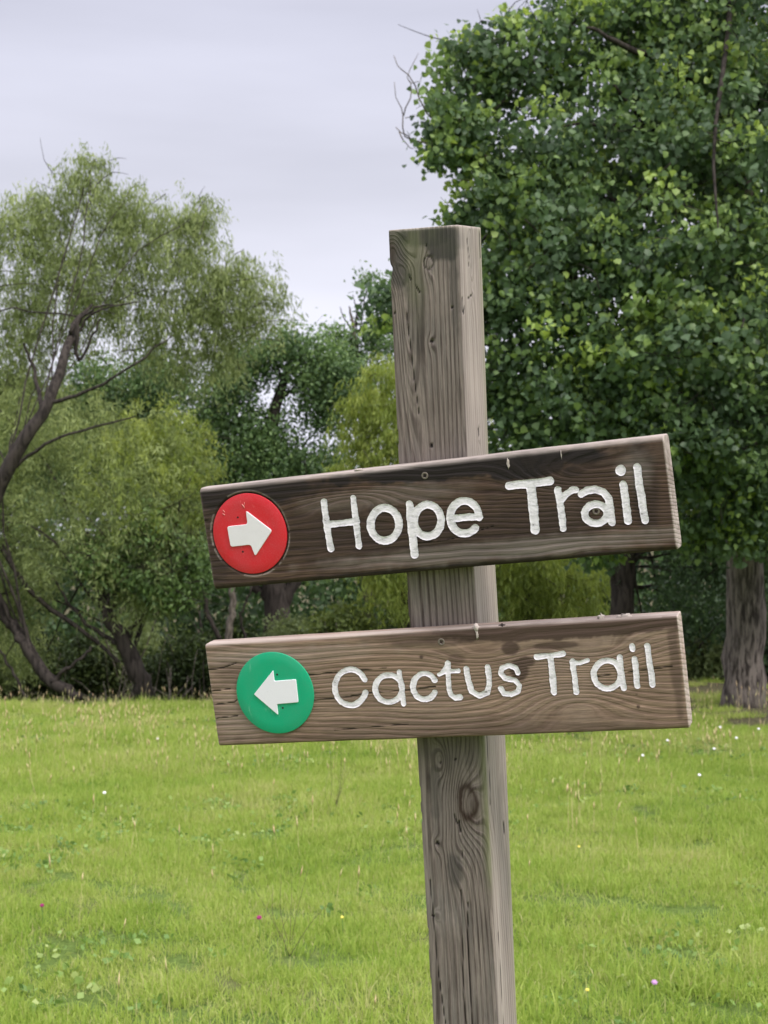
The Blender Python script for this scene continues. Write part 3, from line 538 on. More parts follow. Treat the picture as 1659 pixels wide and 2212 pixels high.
    for nm in (('screw1', 'screwa') if k == 0 else ('screw2',)):
        q = FIT['pts'][nm]; Vh, Fh = disc_mesh(.0044, .0007, .0003, 20)
        rr = np.hypot(Vh[:, 0], Vh[:, 2]); Vh[:, 1] += np.where(rr < .0015, .0022, 0)
        link('screw', mesh('screw', Vh+np.array([q[0], .0004, q[1]]), Fh), M['screw_metal'], bo)
        for an in (.5, .5+math.pi/2):
            c_, s_ = math.cos(an), math.sin(an); bx = np.array([[-.0026, -.0004], [.0026, -.0004], [.0026, .0004], [-.0026, .0004]]); bx = bx@np.array([[c_, s_], [-s_, c_]])
            Vb, Qb, Tb = plate_mesh(bx, -.0001, -.00045, .0001); link('screw_slot', mesh_mixed('screw_slot', Vb+np.array([q[0], 0, q[1]]), Qb, Tb, smooth=False), M['dark_hole'], bo)
    return bo, H
b1, H1 = make_board(0); b2, H2 = make_board(1)
def lump(parent, name, u, v, w, r, sc=(1, 1, .6), seed=1, mat='pale_droppings'):
    g_ = np.random.default_rng(seed); th = np.linspace(0, np.pi, 7); ph = np.linspace(0, 2*np.pi, 10, endpoint=False)
    V = np.stack([np.sin(th)[:, None]*np.cos(ph), np.sin(th)[:, None]*np.sin(ph), np.cos(th)[:, None]*np.ones(10)], -1).reshape(-1, 3)
    V = V*(1+.25*g_.normal(size=(len(V), 1)))*r*np.array(sc)+np.array([u, w, v])
    i = np.arange(6)[:, None]*10; j = np.arange(10)[None, :]
    link(name, mesh(name, V, np.stack([i+j, i+10+j, i+10+(j+1) % 10, i+(j+1) % 10], -1).reshape(-1, 4)), M[mat], parent)
lump(b2, 'bird_dropping', .0592, H2/2-.001, .0035, .0048, (.8, 1, 1.1), 1); lump(b2, 'bird_dropping', .0605, H2/2-.008, .0002, .0026, (.6, .5, 2.0), 2)
lump(b2, 'dirt_clump', .2113, H2/2+.001, .010, .0036, (1.2, 1, 1), 3); lump(b2, 'dirt_clump', .241, H2/2+.0005, .012, .0032, (2.2, 1, .8), 4); lump(b2, 'dirt_clump', .232, H2/2+.0005, .012, .0022, (1.5, 1, .7), 6)
lump(b2, 'dirt_clump', .092, H2/2-.001, .004, .0030, (1.6, 1, 1), 5, 'dark_hole'); lump(b1, 'dirt_clump', -.079, H1/2+.0002, .006, .0030, (2.2, 1, .5), 7)
lump(b1, 'bird_dropping', .113, H1/2-.012, .0002, .0022, (.8, .4, 2.4), 8); lump(b1, 'bird_dropping', .178, H1/2-.009, .0002, .0012, (.7, .4, 4), 9)
D = FIT['disc'][0]; yb = .0024-.0026
for (x0, z0, x1, z1, wd, sd2) in [(-.0325, .0335, -.0300, .0300, .0007, 1), (-.0335, .0290, -.0305, .0265, .0010, 2), (-.0045, .0385, -.0015, .0330, .0011, 3), (-.0008, .0405, -.0018, .0360, .0005, 4)]:
    pth = [(D[0]+x0, yb-.0001, D[1]+z0), (D[0]+(x0+x1)/2+.0006, yb-.0003, D[1]+(z0+z1)/2), (D[0]+x1, yb-.0001, D[1]+z1)]
    Vt, Ft = tube(pth, [wd*.4, wd*.7, wd*.4], 6); link('scratch', mesh('scratch', Vt, Ft), M['scratch'], b1)

# ------------------------------------------------------------------ foliage
def frames(n, droop, g, dirs=None, jit=.6):
    """tip directions and normals for n leaves"""
    d = g.normal(size=(n, 3))*jit+(np.array([0, 0, -droop]) if dirs is None else dirs)
    d /= np.linalg.norm(d, axis=1)[:, None]+1e-9
    r = g.normal(size=(n, 3)); a = np.cross(d, r); a /= np.linalg.norm(a, axis=1)[:, None]+1e-9
    return d, a, np.cross(a, d)
DELTOID = (np.array([[0, 0, 0], [-.50, .20, .07], [-.42, .52, .05], [0, 1.0, -.10], [.42, .52, .05], [.50, .20, .07]]), np.array([[0, 1, 2], [0, 2, 3], [0, 3, 4], [0, 4, 5]]))
NARROW = (np.array([[0, 0, 0], [-.085, .45, 0], [0, 1, .05], [.085, .45, 0]]), np.array([[0, 1, 2], [0, 2, 3]]))
OVAL = (np.array([[0, 0, 0], [-.26, .45, .05], [0, 1, -.05], [.26, .45, .05]]), np.array([[0, 1, 2], [0, 2, 3]]))
def leaves(P, size, tone, droop, g, shape, jit=.6, dirs=None):
    n = len(P); d, a, nn = frames(n, droop, g, dirs, jit); t0, f0 = shape; k = len(t0)
    s = np.asarray(size)[:, None, None]
    V = P[:, None, :]+s*(t0[None, :, 0:1]*a[:, None, :]+t0[None, :, 1:2]*d[:, None, :]+t0[None, :, 2:3]*nn[:, None, :])
    F = (f0[None]+(np.arange(n)*k)[:, None, None]).reshape(-1, 3)
    return V.reshape(-1, 3), F, np.repeat(tone, len(f0)), (d, a, nn)
def blobs_px(lst):
    """(px, py, D, radius px, [vertical factor]) -> centres and radii in metres"""
    out = []
    for b in lst:
        px, py, D, r = b[:4]; vf = b[4] if len(b) > 4 else 1.0
        R_ = r*D/FPX; out.append((at(px, py, D), np.array([R_, R_*(b[5] if len(b) > 5 else 1.0), R_*vf])))
    return out
def sample_blobs(bl, n, g, shell=.45):
    vol = np.array([np.prod(r)**.55 for c, r in bl]); idx = g.choice(len(bl), n, p=vol/vol.sum())
    C = np.array([c for c, r in bl]); R_ = np.array([r for c, r in bl])
    q = g.normal(size=(n, 3)); q /= np.linalg.norm(q, axis=1)[:, None]; rad = g.random(n)**shell
    return C[idx]+q*rad[:, None]*R_[idx], rad, q
def crown_clusters(bl, n_clu, per, spread, size, g, shape, droop=.8, tone_base=.35, tone_var=.12, bright=.12, jit=.6, shell=.45, strand=0.0, clip=None):
    """leaves gathered in sprays; strand > 0 hangs them along drooping shoots"""
    c, rad, q = sample_blobs(bl, n_clu, g, shell)
    if clip is not None: c = c[clip(c)]; n_clu = len(c)
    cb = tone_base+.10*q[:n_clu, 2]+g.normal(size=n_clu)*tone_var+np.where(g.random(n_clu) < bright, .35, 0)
    n = n_clu*per; ci = np.repeat(np.arange(n_clu), per)
    if strand > 0:
        ang = g.random(n_clu)*2*np.pi; ln = strand*(.5+g.random(n_clu)); tt = g.random(n)
        out = np.stack([np.cos(ang), np.sin(ang), np.zeros(n_clu)], 1)*ln[:, None]*.45
        P = c[ci]+out[ci]*np.sqrt(tt)[:, None]; P[:, 2] += ln[ci]*(.25*np.sin(tt*2.2)-tt*tt*.95); P += g.normal(size=(n, 3))*spread
        dirs = np.stack([out[ci, 0]*.6, out[ci, 1]*.6, -np.full(n, droop)], 1)
        tone = cb[ci]+.10*(tt-.4)+g.normal(size=n)*.06
    else:
        off = g.normal(size=(n, 3))*spread*np.array([1, 1, .7]); P = c[ci]+off; dirs = None
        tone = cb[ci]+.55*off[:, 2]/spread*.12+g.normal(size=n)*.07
    sz = size*(.65+.6*g.random(n))
    return leaves(P, sz, np.clip(tone, 0, 1), droop, g, shape, jit, dirs), P, sz, tone
def limb_paths(start_path, bl, n, g, r0, wob=.05):
    out = []
    for k in range(n):
        c, r = bl[g.integers(len(bl))]; f = .35+.6*g.random(); i = int(f*(len(start_path)-1)); s = start_path[i]
        e = c+g.normal(size=3)*r*.45; mid = (s+e)/2+np.array([0, 0, .12*np.linalg.norm(e-s)])+g.normal(size=3)*.08
        p = smooth_path([s, s*.65+mid*.35+g.normal(size=3)*.04, mid, mid*.4+e*.6+g.normal(size=3)*.05, e], 12, .012, g)
        out.append((p, np.linspace(r0*(.4+.35*g.random()), .006, 12)))
    return out
def twig_tangle(P, n, g, length, r, up=.2):
    parts = []
    for k in range(n):
        s = P[g.integers(len(P))]; d = g.normal(size=3); d[2] = d[2]*.7+up; d /= np.linalg.norm(d); L = length*(.4+g.random())
        e = s+d*L; m_ = (s+e)/2+g.normal(size=3)*L*.12; parts.append(tube(smooth_path([s, m_, e], 5), np.linspace(r, r*.3, 5), 4))
    return join(parts)
def base_of(path): return path[0]

def build_tree(name, label, cat, trunk_px, trunk_r, blobs, leafmat, barkmat, cr, limbmat='dark_bark', n_limb=8, limb_r=.06, extra_limbs=(), group=None, seed=1, twigs=120, twig_len=.5):
    g = np.random.default_rng(seed)
    tp = smooth_path([at(*q) for q in trunk_px], 22, .012, g)
    root = tp[0].copy(); root[2] = float(ground_z(root[0], root[1]))-.02
    e = empty(name, root, label, cat, group); inv_ = Matrix.Translation(Vector(root)*-1)
    V, F = tube(tp, np.interp(np.linspace(0, 1, 22), np.linspace(0, 1, len(trunk_r)), trunk_r), 14, .05, seed)
    link('trunk', mesh('trunk', V-root, F, smooth=True), M[barkmat], e)
    bl = blobs_px(blobs)
    for lp in extra_limbs:
        p = smooth_path([at(*q) for q in lp[0]], 16, .010, g); V, F = tube(p, np.linspace(lp[1], lp[2], 16), 7, .06, seed)
        link('branch', mesh('branch', V-root, F, smooth=True), M[limbmat], e)
    for p, r in limb_paths(tp, bl, n_limb, g, limb_r):
        V, F = tube(p, r, 6); link('branch', mesh('branch', V-root, F, smooth=True), M[limbmat], e)
    for i_, c_ in enumerate(cr):
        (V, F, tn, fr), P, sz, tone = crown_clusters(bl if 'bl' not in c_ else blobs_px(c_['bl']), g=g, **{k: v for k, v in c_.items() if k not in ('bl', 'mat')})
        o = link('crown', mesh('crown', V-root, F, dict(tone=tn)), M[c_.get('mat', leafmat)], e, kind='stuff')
    if twigs:
        V, F = twig_tangle(P[::max(1, len(P)//4000)], twigs, g, twig_len, .006); link('twigs', mesh('twigs', V-root, F), M[limbmat], e, kind='stuff')
    return e, root, (P, sz, tone, fr)

# --- cottonwood close on the right
cw_blobs = [(1095, 90, 13.2, 80), (1010, 170, 13.2, 95), (985, 270, 13.0, 85), (960, 330, 12.9, 48), (1060, 330, 13.1, 105), (1150, 160, 13.3, 140), (1200, 330, 12.9, 150), (1120, 450, 12.8, 115), (1010, 490, 13.0, 42),
   (1300, 60, 13.5, 180), (1480, 60, 13.5, 200), (1640, 150, 13.4, 200), (1400, 260, 13.0, 180), (1560, 330, 12.9, 190), (1250, 520, 12.7, 160), (1420, 520, 12.6, 170), (1610, 560, 12.7, 170),
   (1110, 620, 12.8, 120), (1000, 640, 13.0, 110), (880, 650, 13.2, 62), (845, 660, 13.3, 36), (1190, 720, 12.7, 140), (1350, 730, 12.5, 150), (1520, 750, 12.5, 160), (1660, 800, 12.7, 170), (1080, 820, 12.9, 110), (1010, 860, 13.1, 90), (1230, 880, 12.7, 140),
   (1400, 900, 12.6, 130), (1560, 920, 12.7, 140), (1130, 980, 13.0, 110), (1260, 1040, 13.0, 110), (1400, 1060, 13.0, 110), (1540, 1060, 13.2, 100), (1650, 1030, 13.1, 110), (1120, 1120, 13.4, 70), (1300, 1170, 13.5, 70),
   (1850, 300, 13.6, 280), (1850, 700, 13.4, 260), (1800, 1000, 13.6, 160), (1400, -250, 13.8, 240), (1600, -250, 13.8, 280), (1900, -150, 14.2, 280), (1500, 300, 15.0, 330), (1500, 750, 15.0, 300), (1200, 500, 14.6, 230), (1750, 550, 15.6, 330), (1200, -120, 13.8, 110), (950, 235, 13, 26), (945, 300, 13, 20), (1000, 120, 13.1, 60), (1010, 430, 13, 42), (985, 480, 13, 26), (815, 640, 13.2, 26), (818, 700, 13.2, 24), (1600, 1140, 13.3, 85), (1500, 1170, 13.4, 60), (1680, 1160, 13.4, 70)]
cw_blobs = [(q[0], q[1], q[2], q[3]*.88) for q in cw_blobs]
cw, cw_root, (P, sz, tone, fr) = build_tree('cottonwood_tree', 'large cottonwood with glossy dark green heart-shaped leaves filling the right side', 'tree',
    [(1607, 1532, 14.4), (1610, 1400, 14.4), (1614, 1180, 14.4), (1618, 900, 14.4), (1600, 500, 14.4), (1570, 100, 14.4), (1560, -300, 14.4)], [.225, .182, .168, .16, .14, .10, .05],
    cw_blobs, 'cottonwood_leaf', 'bark',
    [dict(n_clu=4300, per=28, spread=.085, size=.060, shape=DELTOID, droop=.75, tone_base=.40, tone_var=.16, bright=.22, jit=.65, shell=.42)],
    n_limb=26, limb_r=.075, seed=11, twigs=500, twig_len=.45,
    extra_limbs=[([(1600, 600, 14.3), (1480, 330, 13.6), (1400, 270, 13.2), (1320, 180, 12.9)], .05, .012), ([(1590, 350, 14.3), (1480, 160, 13.5), (1350, 100, 12.9), (1270, 60, 12.8)], .05, .012), ([(1620, 900, 14.3), (1570, 780, 13.0), (1530, 720, 12.5), (1515, 640, 12.4)], .035, .01),
                 ([(1612, 1120, 14.3), (1540, 1010, 13.6), (1480, 950, 13.2), (1380, 900, 13.0)], .04, .01), ([(1450, 450, 13.6), (1280, 420, 13.0), (1150, 380, 12.9), (1030, 330, 12.9)], .03, .008)])
# the leaves nearest the viewpoint, singly
order = np.argsort(P[:, 1]); d_, a_, n_ = fr
inview = (np.abs(P[:, 0]/P[:, 1]) < .25) & (((P[:, 2]-EYE)/P[:, 1]) < .35) & (((P[:, 2]-EYE)/P[:, 1]) > .06)
order = [i for i in order if inview[i]][:280]
t0, f0 = DELTOID
leaf_me = []
for tn in (.25, .42, .6, .8):
    mm = mesh('leaf', t0, f0, dict(tone=np.full(len(f0), tn))); mm.materials.append(M['cottonwood_leaf']); leaf_me.append(mm)
for k, i in enumerate(order):
    s = float(sz[i])*1.1; pos = P[i]-cw_root-np.array([0, .05, 0]); mw = Matrix.Identity(4)
    for r_ in range(3): mw[r_][0], mw[r_][1], mw[r_][2], mw[r_][3] = a_[i][r_]*s, d_[i][r_]*s, n_[i][r_]*s, pos[r_]
    link('leaf', leaf_me[int(np.clip((tone[i]-.15)*5, 0, 3))], None, cw, mw)
# bare dead twigs at the crown's left edge
for path, r in [([(985, 330, 13), (935, 312, 12.9), (895, 302, 12.9), (856, 275, 12.9)], .011), ([(905, 305, 12.9), (872, 290, 12.9), (872, 240, 12.9), (858, 215, 12.9), (851, 175, 12.9)], .007), ([(872, 250, 12.9), (890, 190, 12.9), (880, 165, 12.9), (905, 115, 12.9)], .006),
                ([(960, 290, 13), (920, 235, 12.9), (890, 170, 12.9), (860, 145, 12.9), (852, 120, 12.9)], .008), ([(884, 175, 12.9), (905, 178, 12.9), (912, 160, 12.9)], .004), ([(862, 285, 12.9), (880, 315, 12.9), (900, 322, 12.9)], .006), ([(875, 255, 12.9), (895, 250, 12.9), (915, 240, 12.9)], .004), ([(1020, 390, 13), (985, 385, 12.9), (955, 372, 12.9), (938, 350, 12.9)], .005)]:
    p = smooth_path([at(*q) for q in path], 10, .006); V, F = tube(p, np.linspace(r, r*.35, 10), 5); link('bare_twig', mesh('bare_twig', V-cw_root, F), M['twig'], cw)

# --- second tree standing behind the cottonwood, the shade there put into its leaf tone
build_tree('background_tree', 'dark-trunked tree seen between the two boards right of the post', 'tree', [(1338, 1530, 17.5), (1345, 1300, 17.5), (1350, 1150, 17.5), (1330, 900, 17.5)], [.15, .135, .13, .11],
    [(1300, 1000, 17.5, 140), (1450, 1000, 17.5, 150), (1560, 1100, 17.3, 130), (1650, 1200, 17.3, 130), (1500, 1220, 17.4, 90), (1450, 1350, 18, 100), (1560, 1380, 18.5, 110), (1680, 1400, 18.5, 120), (1750, 1200, 18, 200)], 'elm_leaf', 'dark_bark',
    [dict(n_clu=900, per=26, spread=.16, size=.075, shape=OVAL, droop=.6, tone_base=.12, tone_var=.10, bright=.03)], n_limb=12, limb_r=.05, seed=12, twigs=200)

# --- big leaning willow on the left
wl_blobs = [(185, 390, 18.4, 55), (190, 350, 18.4, 18), (176, 322, 18.4, 8), (212, 352, 18.4, 10), (295, 402, 18.4, 9), (145, 385, 18.4, 12), (440, 438, 18.4, 14), (120, 440, 18.4, 62), (40, 480, 18.4, 75), (250, 440, 18.4, 60), (290, 470, 18.4, 60), (380, 480, 18.4, 62), (430, 480, 18.4, 38), (100, 540, 18.4, 120), (250, 560, 18.4, 130), (390, 560, 18.4, 105), (480, 600, 18.4, 75), (540, 600, 18.4, 52), (590, 635, 18.4, 36),
   (520, 680, 18.4, 70), (440, 680, 18.4, 90), (570, 690, 18.4, 30), (330, 700, 18.4, 95), (60, 680, 18.4, 110), (180, 660, 18.4, 110), (40, 820, 18.4, 110), (460, 770, 18.4, 60), (-120, 550, 18.4, 150), (-140, 800, 18.4, 160), (390, 790, 18.4, 45)]
build_tree('willow_tree', 'tall olive green willow leaning in from the left edge with a forked dark trunk', 'tree',
    [(-150, 1480, 16.6), (-60, 1180, 16.6), (0, 1050, 16.6), (50, 950, 16.6), (105, 868, 16.7), (140, 770, 17.0), (158, 700, 17.4), (200, 660, 17.8)], [.13, .10, .085, .075, .062, .052, .035, .015], wl_blobs, 'willow_leaf', 'dark_bark',
    [dict(n_clu=2700, per=30, spread=.04, size=.080, shape=NARROW, droop=1.1, tone_base=.48, tone_var=.15, bright=.12, jit=.5, shell=.6, strand=.42),
     dict(bl=[(q[0], q[1]-6, q[2], q[3]*1.16+8) for q in wl_blobs], n_clu=420, per=16, spread=.03, size=.075, shape=NARROW, droop=1.1, tone_base=.52, tone_var=.14, bright=.1, jit=.5, shell=.12, strand=.34)], n_limb=9, limb_r=.016, seed=21, twigs=90, twig_len=.5,
    extra_limbs=[([(108, 868, 16.7), (160, 858, 16.6), (230, 825, 16.5), (300, 780, 16.5), (372, 725, 16.6)], .026, .007), ([(150, 755, 17.2), (185, 690, 17.2), (230, 665, 17.2), (300, 650, 17.2)], .022, .006), ([(150, 720, 17.2), (195, 672, 17.2), (245, 655, 17.2)], .024, .008),
                 ([(95, 895, 16.7), (75, 800, 17.2), (50, 740, 17.2)], .03, .01), ([(-5, 1070, 16.6), (40, 1000, 16.6), (150, 940, 16.5), (290, 900, 16.5)], .03, .008), ([(165, 700, 17.2), (170, 780, 17.2), (215, 690, 17.2)], .03, .01)])
# hanging clump of dead stems in that willow is part of a separate low tree below
lw_blobs = [(120, 940, 17.6, 120), (40, 1020, 17.4, 130), (230, 920, 17.6, 95), (330, 930, 17.2, 62), (390, 960, 17.2, 62), (430, 1010, 17.2, 40), (180, 1040, 17.2, 130), (310, 1050, 17.0, 110), (400, 1090, 17.2, 60), (80, 1160, 17.2, 120), (220, 1160, 17.0, 110), (340, 1180, 16.9, 90), (380, 1230, 17, 60), (60, 1270, 17.4, 80),
   (260, 1260, 17.0, 80), (330, 1290, 16.9, 48), (-120, 1100, 17.6, 170), (-100, 1350, 18, 130), (60, 1400, 18.4, 60), (20, 890, 17.8, 90)]
build_tree('low_willow', 'bushy yellow-green willow over the grass edge with a crooked brown trunk', 'tree',
    [(318, 1535, 17.0), (306, 1480, 17.0), (285, 1420, 17.0), (255, 1370, 17.0), (225, 1310, 17.0), (200, 1240, 17.0), (190, 1150, 17.1)], [.115, .105, .10, .085, .06, .05, .03], lw_blobs, 'willow_leaf', 'dark_bark',
    [dict(n_clu=1700, per=30, spread=.045, size=.080, shape=NARROW, droop=.75, tone_base=.54, tone_var=.2, bright=.16, jit=.6, shell=.5, strand=.32),
     dict(bl=[(q[0], q[1]-6, q[2], q[3]*1.12+6) for q in lw_blobs if q[1] < 1130 and q[0] > 240], mat='yellow_willow_leaf', n_clu=330, per=24, spread=.035, size=.072, shape=NARROW, droop=.8, tone_base=.56, tone_var=.14, bright=.2, jit=.5, shell=.12, strand=.3),
     dict(bl=[(400, 1200, 16.9, 40), (350, 1260, 16.8, 48), (300, 1230, 16.9, 45), (390, 1290, 16.8, 22), (330, 1150, 16.9, 55), (430, 1250, 16.9, 25), (230, 1210, 17, 60)], mat='elm_leaf', n_clu=260, per=30, spread=.09, size=.065, shape=OVAL, droop=.6, tone_base=.75, tone_var=.15, bright=.1)], n_limb=14, limb_r=.03, seed=22, twigs=200, twig_len=.55,
    extra_limbs=[([(-10, 1170, 17.2), (40, 1240, 17), (100, 1310, 17), (190, 1370, 17), (250, 1430, 17)], .035, .02), ([(255, 1370, 17), (310, 1330, 16.9), (330, 1250, 16.9)], .03, .01), ([(250, 1390, 17), (170, 1330, 17), (110, 1240, 17)], .03, .01)])
# fallen, leaning stems to its left
build_tree('leaning_willow', 'leafy willow stem fallen aslant at the left edge, touching the grass', 'tree',
    [(175, 1505, 16.6), (110, 1470, 16.7), (60, 1400, 16.8), (20, 1340, 16.9), (-30, 1260, 17), (-120, 1150, 17)], [.05, .07, .065, .06, .05, .04], [(-60, 1150, 17.3, 120), (30, 1330, 17.4, 60), (-100, 1300, 17.5, 120)], 'willow_leaf', 'dark_bark',
    [dict(n_clu=140, per=26, spread=.05, size=.09, shape=NARROW, droop=.6, tone_base=.35, tone_var=.14, bright=.08, strand=.3)], n_limb=8, limb_r=.03, seed=23, twigs=160, twig_len=.7,
    extra_limbs=[([(115, 1470, 16.7), (150, 1440, 16.6), (200, 1400, 16.6)], .03, .012), ([(60, 1520, 16.6), (20, 1440, 16.6), (-20, 1380, 16.6)], .02, .01)])

# --- middle trees, farther and darker
build_tree('elm_tree', 'dark bluish green tree in the middle distance above the upper board', 'tree',
    [(590, 1420, 26), (600, 1300, 26), (560, 1150, 26), (580, 950, 26), (620, 800, 26)], [.24, .21, .17, .12, .06],
    [(620, 745, 26, 50, .8), (560, 780, 26, 55), (685, 800, 26, 75), (740, 830, 26, 60), (500, 840, 26, 70), (700, 880, 26, 65), (450, 910, 26, 80), (560, 950, 26, 80), (500, 1010, 26, 95), (620, 1030, 26, 80), (700, 1020, 26, 70), (420, 1030, 26, 70), (560, 1110, 26, 110), (680, 1110, 26, 70), (450, 1130, 26, 90), (330, 820, 26, 80), (340, 1000, 26.5, 100), (300, 900, 26.5, 80), (230, 930, 26.5, 100), (120, 950, 26.5, 100), (20, 900, 26.5, 110), (200, 840, 26.5, 70), (-80, 1000, 26.5, 120)], 'elm_leaf', 'dark_bark',
    [dict(n_clu=3600, per=32, spread=.17, size=.080, shape=OVAL, droop=.5, tone_base=.46, tone_var=.16, bright=.10, jit=.8, shell=.5)], n_limb=18, limb_r=.06, seed=31, twigs=200, twig_len=.8,
    extra_limbs=[([(600, 1330, 26), (640, 1250, 26), (670, 1200, 26)], .13, .08), ([(595, 1300, 26), (540, 1260, 26), (520, 1220, 26)], .10, .06)])
build_tree('slender_tree', 'thin-leaved pale tree just left of the post with bare twigs at its top', 'tree',
    [(800, 1400, 29), (790, 1100, 29), (780, 850, 29), (765, 720, 29), (755, 660, 29)], [.13, .10, .07, .035, .012],
    [(735, 745, 29, 36), (770, 760, 29, 40), (805, 720, 29, 32), (715, 720, 29, 18), (800, 610, 29, 20), (820, 680, 29, 26), (790, 830, 29, 60), (850, 750, 29, 60)], 'elm_leaf', 'twig',
    [dict(n_clu=260, per=22, spread=.13, size=.085, shape=OVAL, droop=.5, tone_base=.55, tone_var=.14, bright=.1, jit=.8)], n_limb=6, limb_r=.03, seed=32, twigs=0,
    extra_limbs=[([(768, 720, 29), (745, 690, 29), (735, 665, 29)], .02, .006), ([(770, 700, 29), (768, 660, 29), (760, 635, 29)], .02, .005), ([(762, 700, 29), (790, 665, 29), (800, 640, 29)], .015, .005)])
yw = dict(n_clu=1100, per=30, spread=.03, size=.10, shape=NARROW, droop=1.1, tone_base=.48, tone_var=.13, bright=.14, jit=.42, shell=.6, strand=.55)
build_tree('yellow_willow', 'bright yellow-green weeping willow beside the post above the upper board', 'tree',
    [(880, 1420, 21), (890, 1200, 21), (880, 1000, 21), (860, 850, 21)], [.14, .12, .08, .04],
    [(830, 810, 21, 50), (790, 870, 21, 45), (850, 880, 21, 80), (770, 950, 21, 55), (850, 970, 21, 90), (750, 1020, 21, 40), (820, 1080, 21, 90), (730, 1060, 21, 40), (900, 1000, 21, 110), (820, 1200, 21, 70), (870, 1270, 21, 80), (900, 1130, 21, 90), (960, 900, 21, 90)], 'yellow_willow_leaf', 'dark_bark', [yw], n_limb=10, limb_r=.03, seed=33, twigs=60)
build_tree('yellow_willow', 'low yellow-green willow showing under the upper board right of the post', 'tree',
    [(1130, 1440, 19.5), (1140, 1300, 19.5), (1150, 1200, 19.5)], [.10, .08, .03],
    [(1080, 1230, 19.5, 80), (1170, 1230, 19.5, 90), (1260, 1250, 19.5, 80), (1100, 1310, 19.5, 80), (1190, 1330, 19.5, 80), (1270, 1340, 19.5, 50), (1130, 1160, 19.5, 90), (1060, 1130, 20, 60)], 'yellow_willow_leaf', 'dark_bark', [dict(yw, n_clu=600, tone_base=.36)], n_limb=6, limb_r=.025, seed=34, twigs=40)

# --- trunks and thicket below the crowns
build_tree('thin_tree', 'thin bent stem left of the boards under the dark trees', 'tree', [(480, 1440, 21), (495, 1370, 21), (503, 1300, 21), (500, 1240, 21)], [.05, .05, .045, .03], [(480, 1180, 21.5, 70), (540, 1200, 22, 50)], 'elm_leaf', 'twig',
    [dict(n_clu=120, per=24, spread=.14, size=.08, shape=OVAL, droop=.5, tone_base=.4)], n_limb=3, limb_r=.02, seed=35, twigs=60, extra_limbs=[([(475, 1380, 21), (450, 1330, 21), (438, 1280, 21), (410, 1250, 21)], .035, .02), ([(530, 1380, 21), (520, 1330, 21), (545, 1270, 21)], .02, .012)])
bush_specs = [(-60, 1420, 20, 90, .35, 'at the left edge of the picture'), (60, 1440, 21, 80, .42, 'below the fallen willow stem'), (180, 1440, 21.5, 75, .40, 'left of the crooked brown trunk'), (290, 1420, 21.5, 80, .30, 'behind the crooked brown trunk'),
              (400, 1440, 20.5, 75, .34, 'right of the crooked brown trunk'), (500, 1420, 22, 80, .18, 'just above the left end of the lower board'), (620, 1410, 23, 80, .16, 'below the forked dark trunk'), (740, 1370, 21, 62, .8, 'pale, just above the lower board'), (840, 1400, 22, 70, .3, 'just left of the post'),
              (1010, 1420, 22, 90, .22, 'hidden mostly by the post'), (1200, 1420, 21, 80, .3, 'behind the lower board right of the post'), (1420, 1420, 20, 85, .18, 'between the two trunks on the right'), (1510, 1440, 18.0, 62, .22, 'just left of the grey trunk'), (1700, 1430, 18.5, 90, .22, 'right of the grey trunk')]
for k, (px, py, D, r, tb, where) in enumerate(bush_specs):
    g = np.random.default_rng(100+k); bl = blobs_px([(px, py, D, r*.9), (px-r*.6, py+20, D, r*.6), (px+r*.6, py+15, D, r*.65), (px+5, py-r*.5, D+.3, r*.5)])
    c0 = at(px, py, D); root = np.array([c0[0], c0[1], float(ground_z(c0[0], c0[1]))])
    e = empty('thicket_bush', root, 'thicket bush, '+where, 'bush', 'bushes in the thicket under the trees')
    tb = tb*.55 if tb < .7 else tb  # lower leaf tone paints the canopy's shade into the bushes
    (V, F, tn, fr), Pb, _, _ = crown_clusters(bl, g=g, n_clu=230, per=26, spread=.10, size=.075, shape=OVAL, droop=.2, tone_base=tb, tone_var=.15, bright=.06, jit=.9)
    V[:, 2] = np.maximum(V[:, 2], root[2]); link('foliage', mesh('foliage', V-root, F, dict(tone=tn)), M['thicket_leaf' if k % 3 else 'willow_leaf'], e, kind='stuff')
    parts = []
    for j in range(9):
        s = root+np.array([g.normal()*.12, g.normal()*.12, -.05]); tgt = bl[0][0]+g.normal(size=3)*bl[0][1]*.9; tgt[2] = abs(tgt[2]-root[2])+root[2]
        parts.append(tube(smooth_path([s, (s+tgt)/2+g.normal(size=3)*.1, tgt], 7, .01, g), np.linspace(.018, .004, 7), 5))
    V, F = join(parts); link('stems', mesh('stems', V-root, F), M['twig' if k % 2 else 'dark_bark'], e, kind='stuff')
# bare tangled stems in front of the thicket on the left
g = np.random.default_rng(5); parts = []
for j in range(60):
    s = at(130+380*g.random(), 1500, 17.2+2.5*g.random()); s[2] = float(ground_z(s[0], s[1])); L = .5+.9*g.random(); d = np.array([g.normal()*.7, g.normal()*.3, 1.0]); d /= np.linalg.norm(d)
    p = smooth_path([s, s+d*L*.5+g.normal(size=3)*.08, s+d*L+g.normal(size=3)*.22], 8, .008, g); parts.append(tube(p, np.linspace(.010, .003, 8), 5))
V, F = join(parts); o = link('bare_stems', mesh('bare_stems', V, F), M['twig'], kind='stuff'); o['label'] = 'tangle of bare brown stems in front of the thicket on the left'; o['category'] = 'stems'
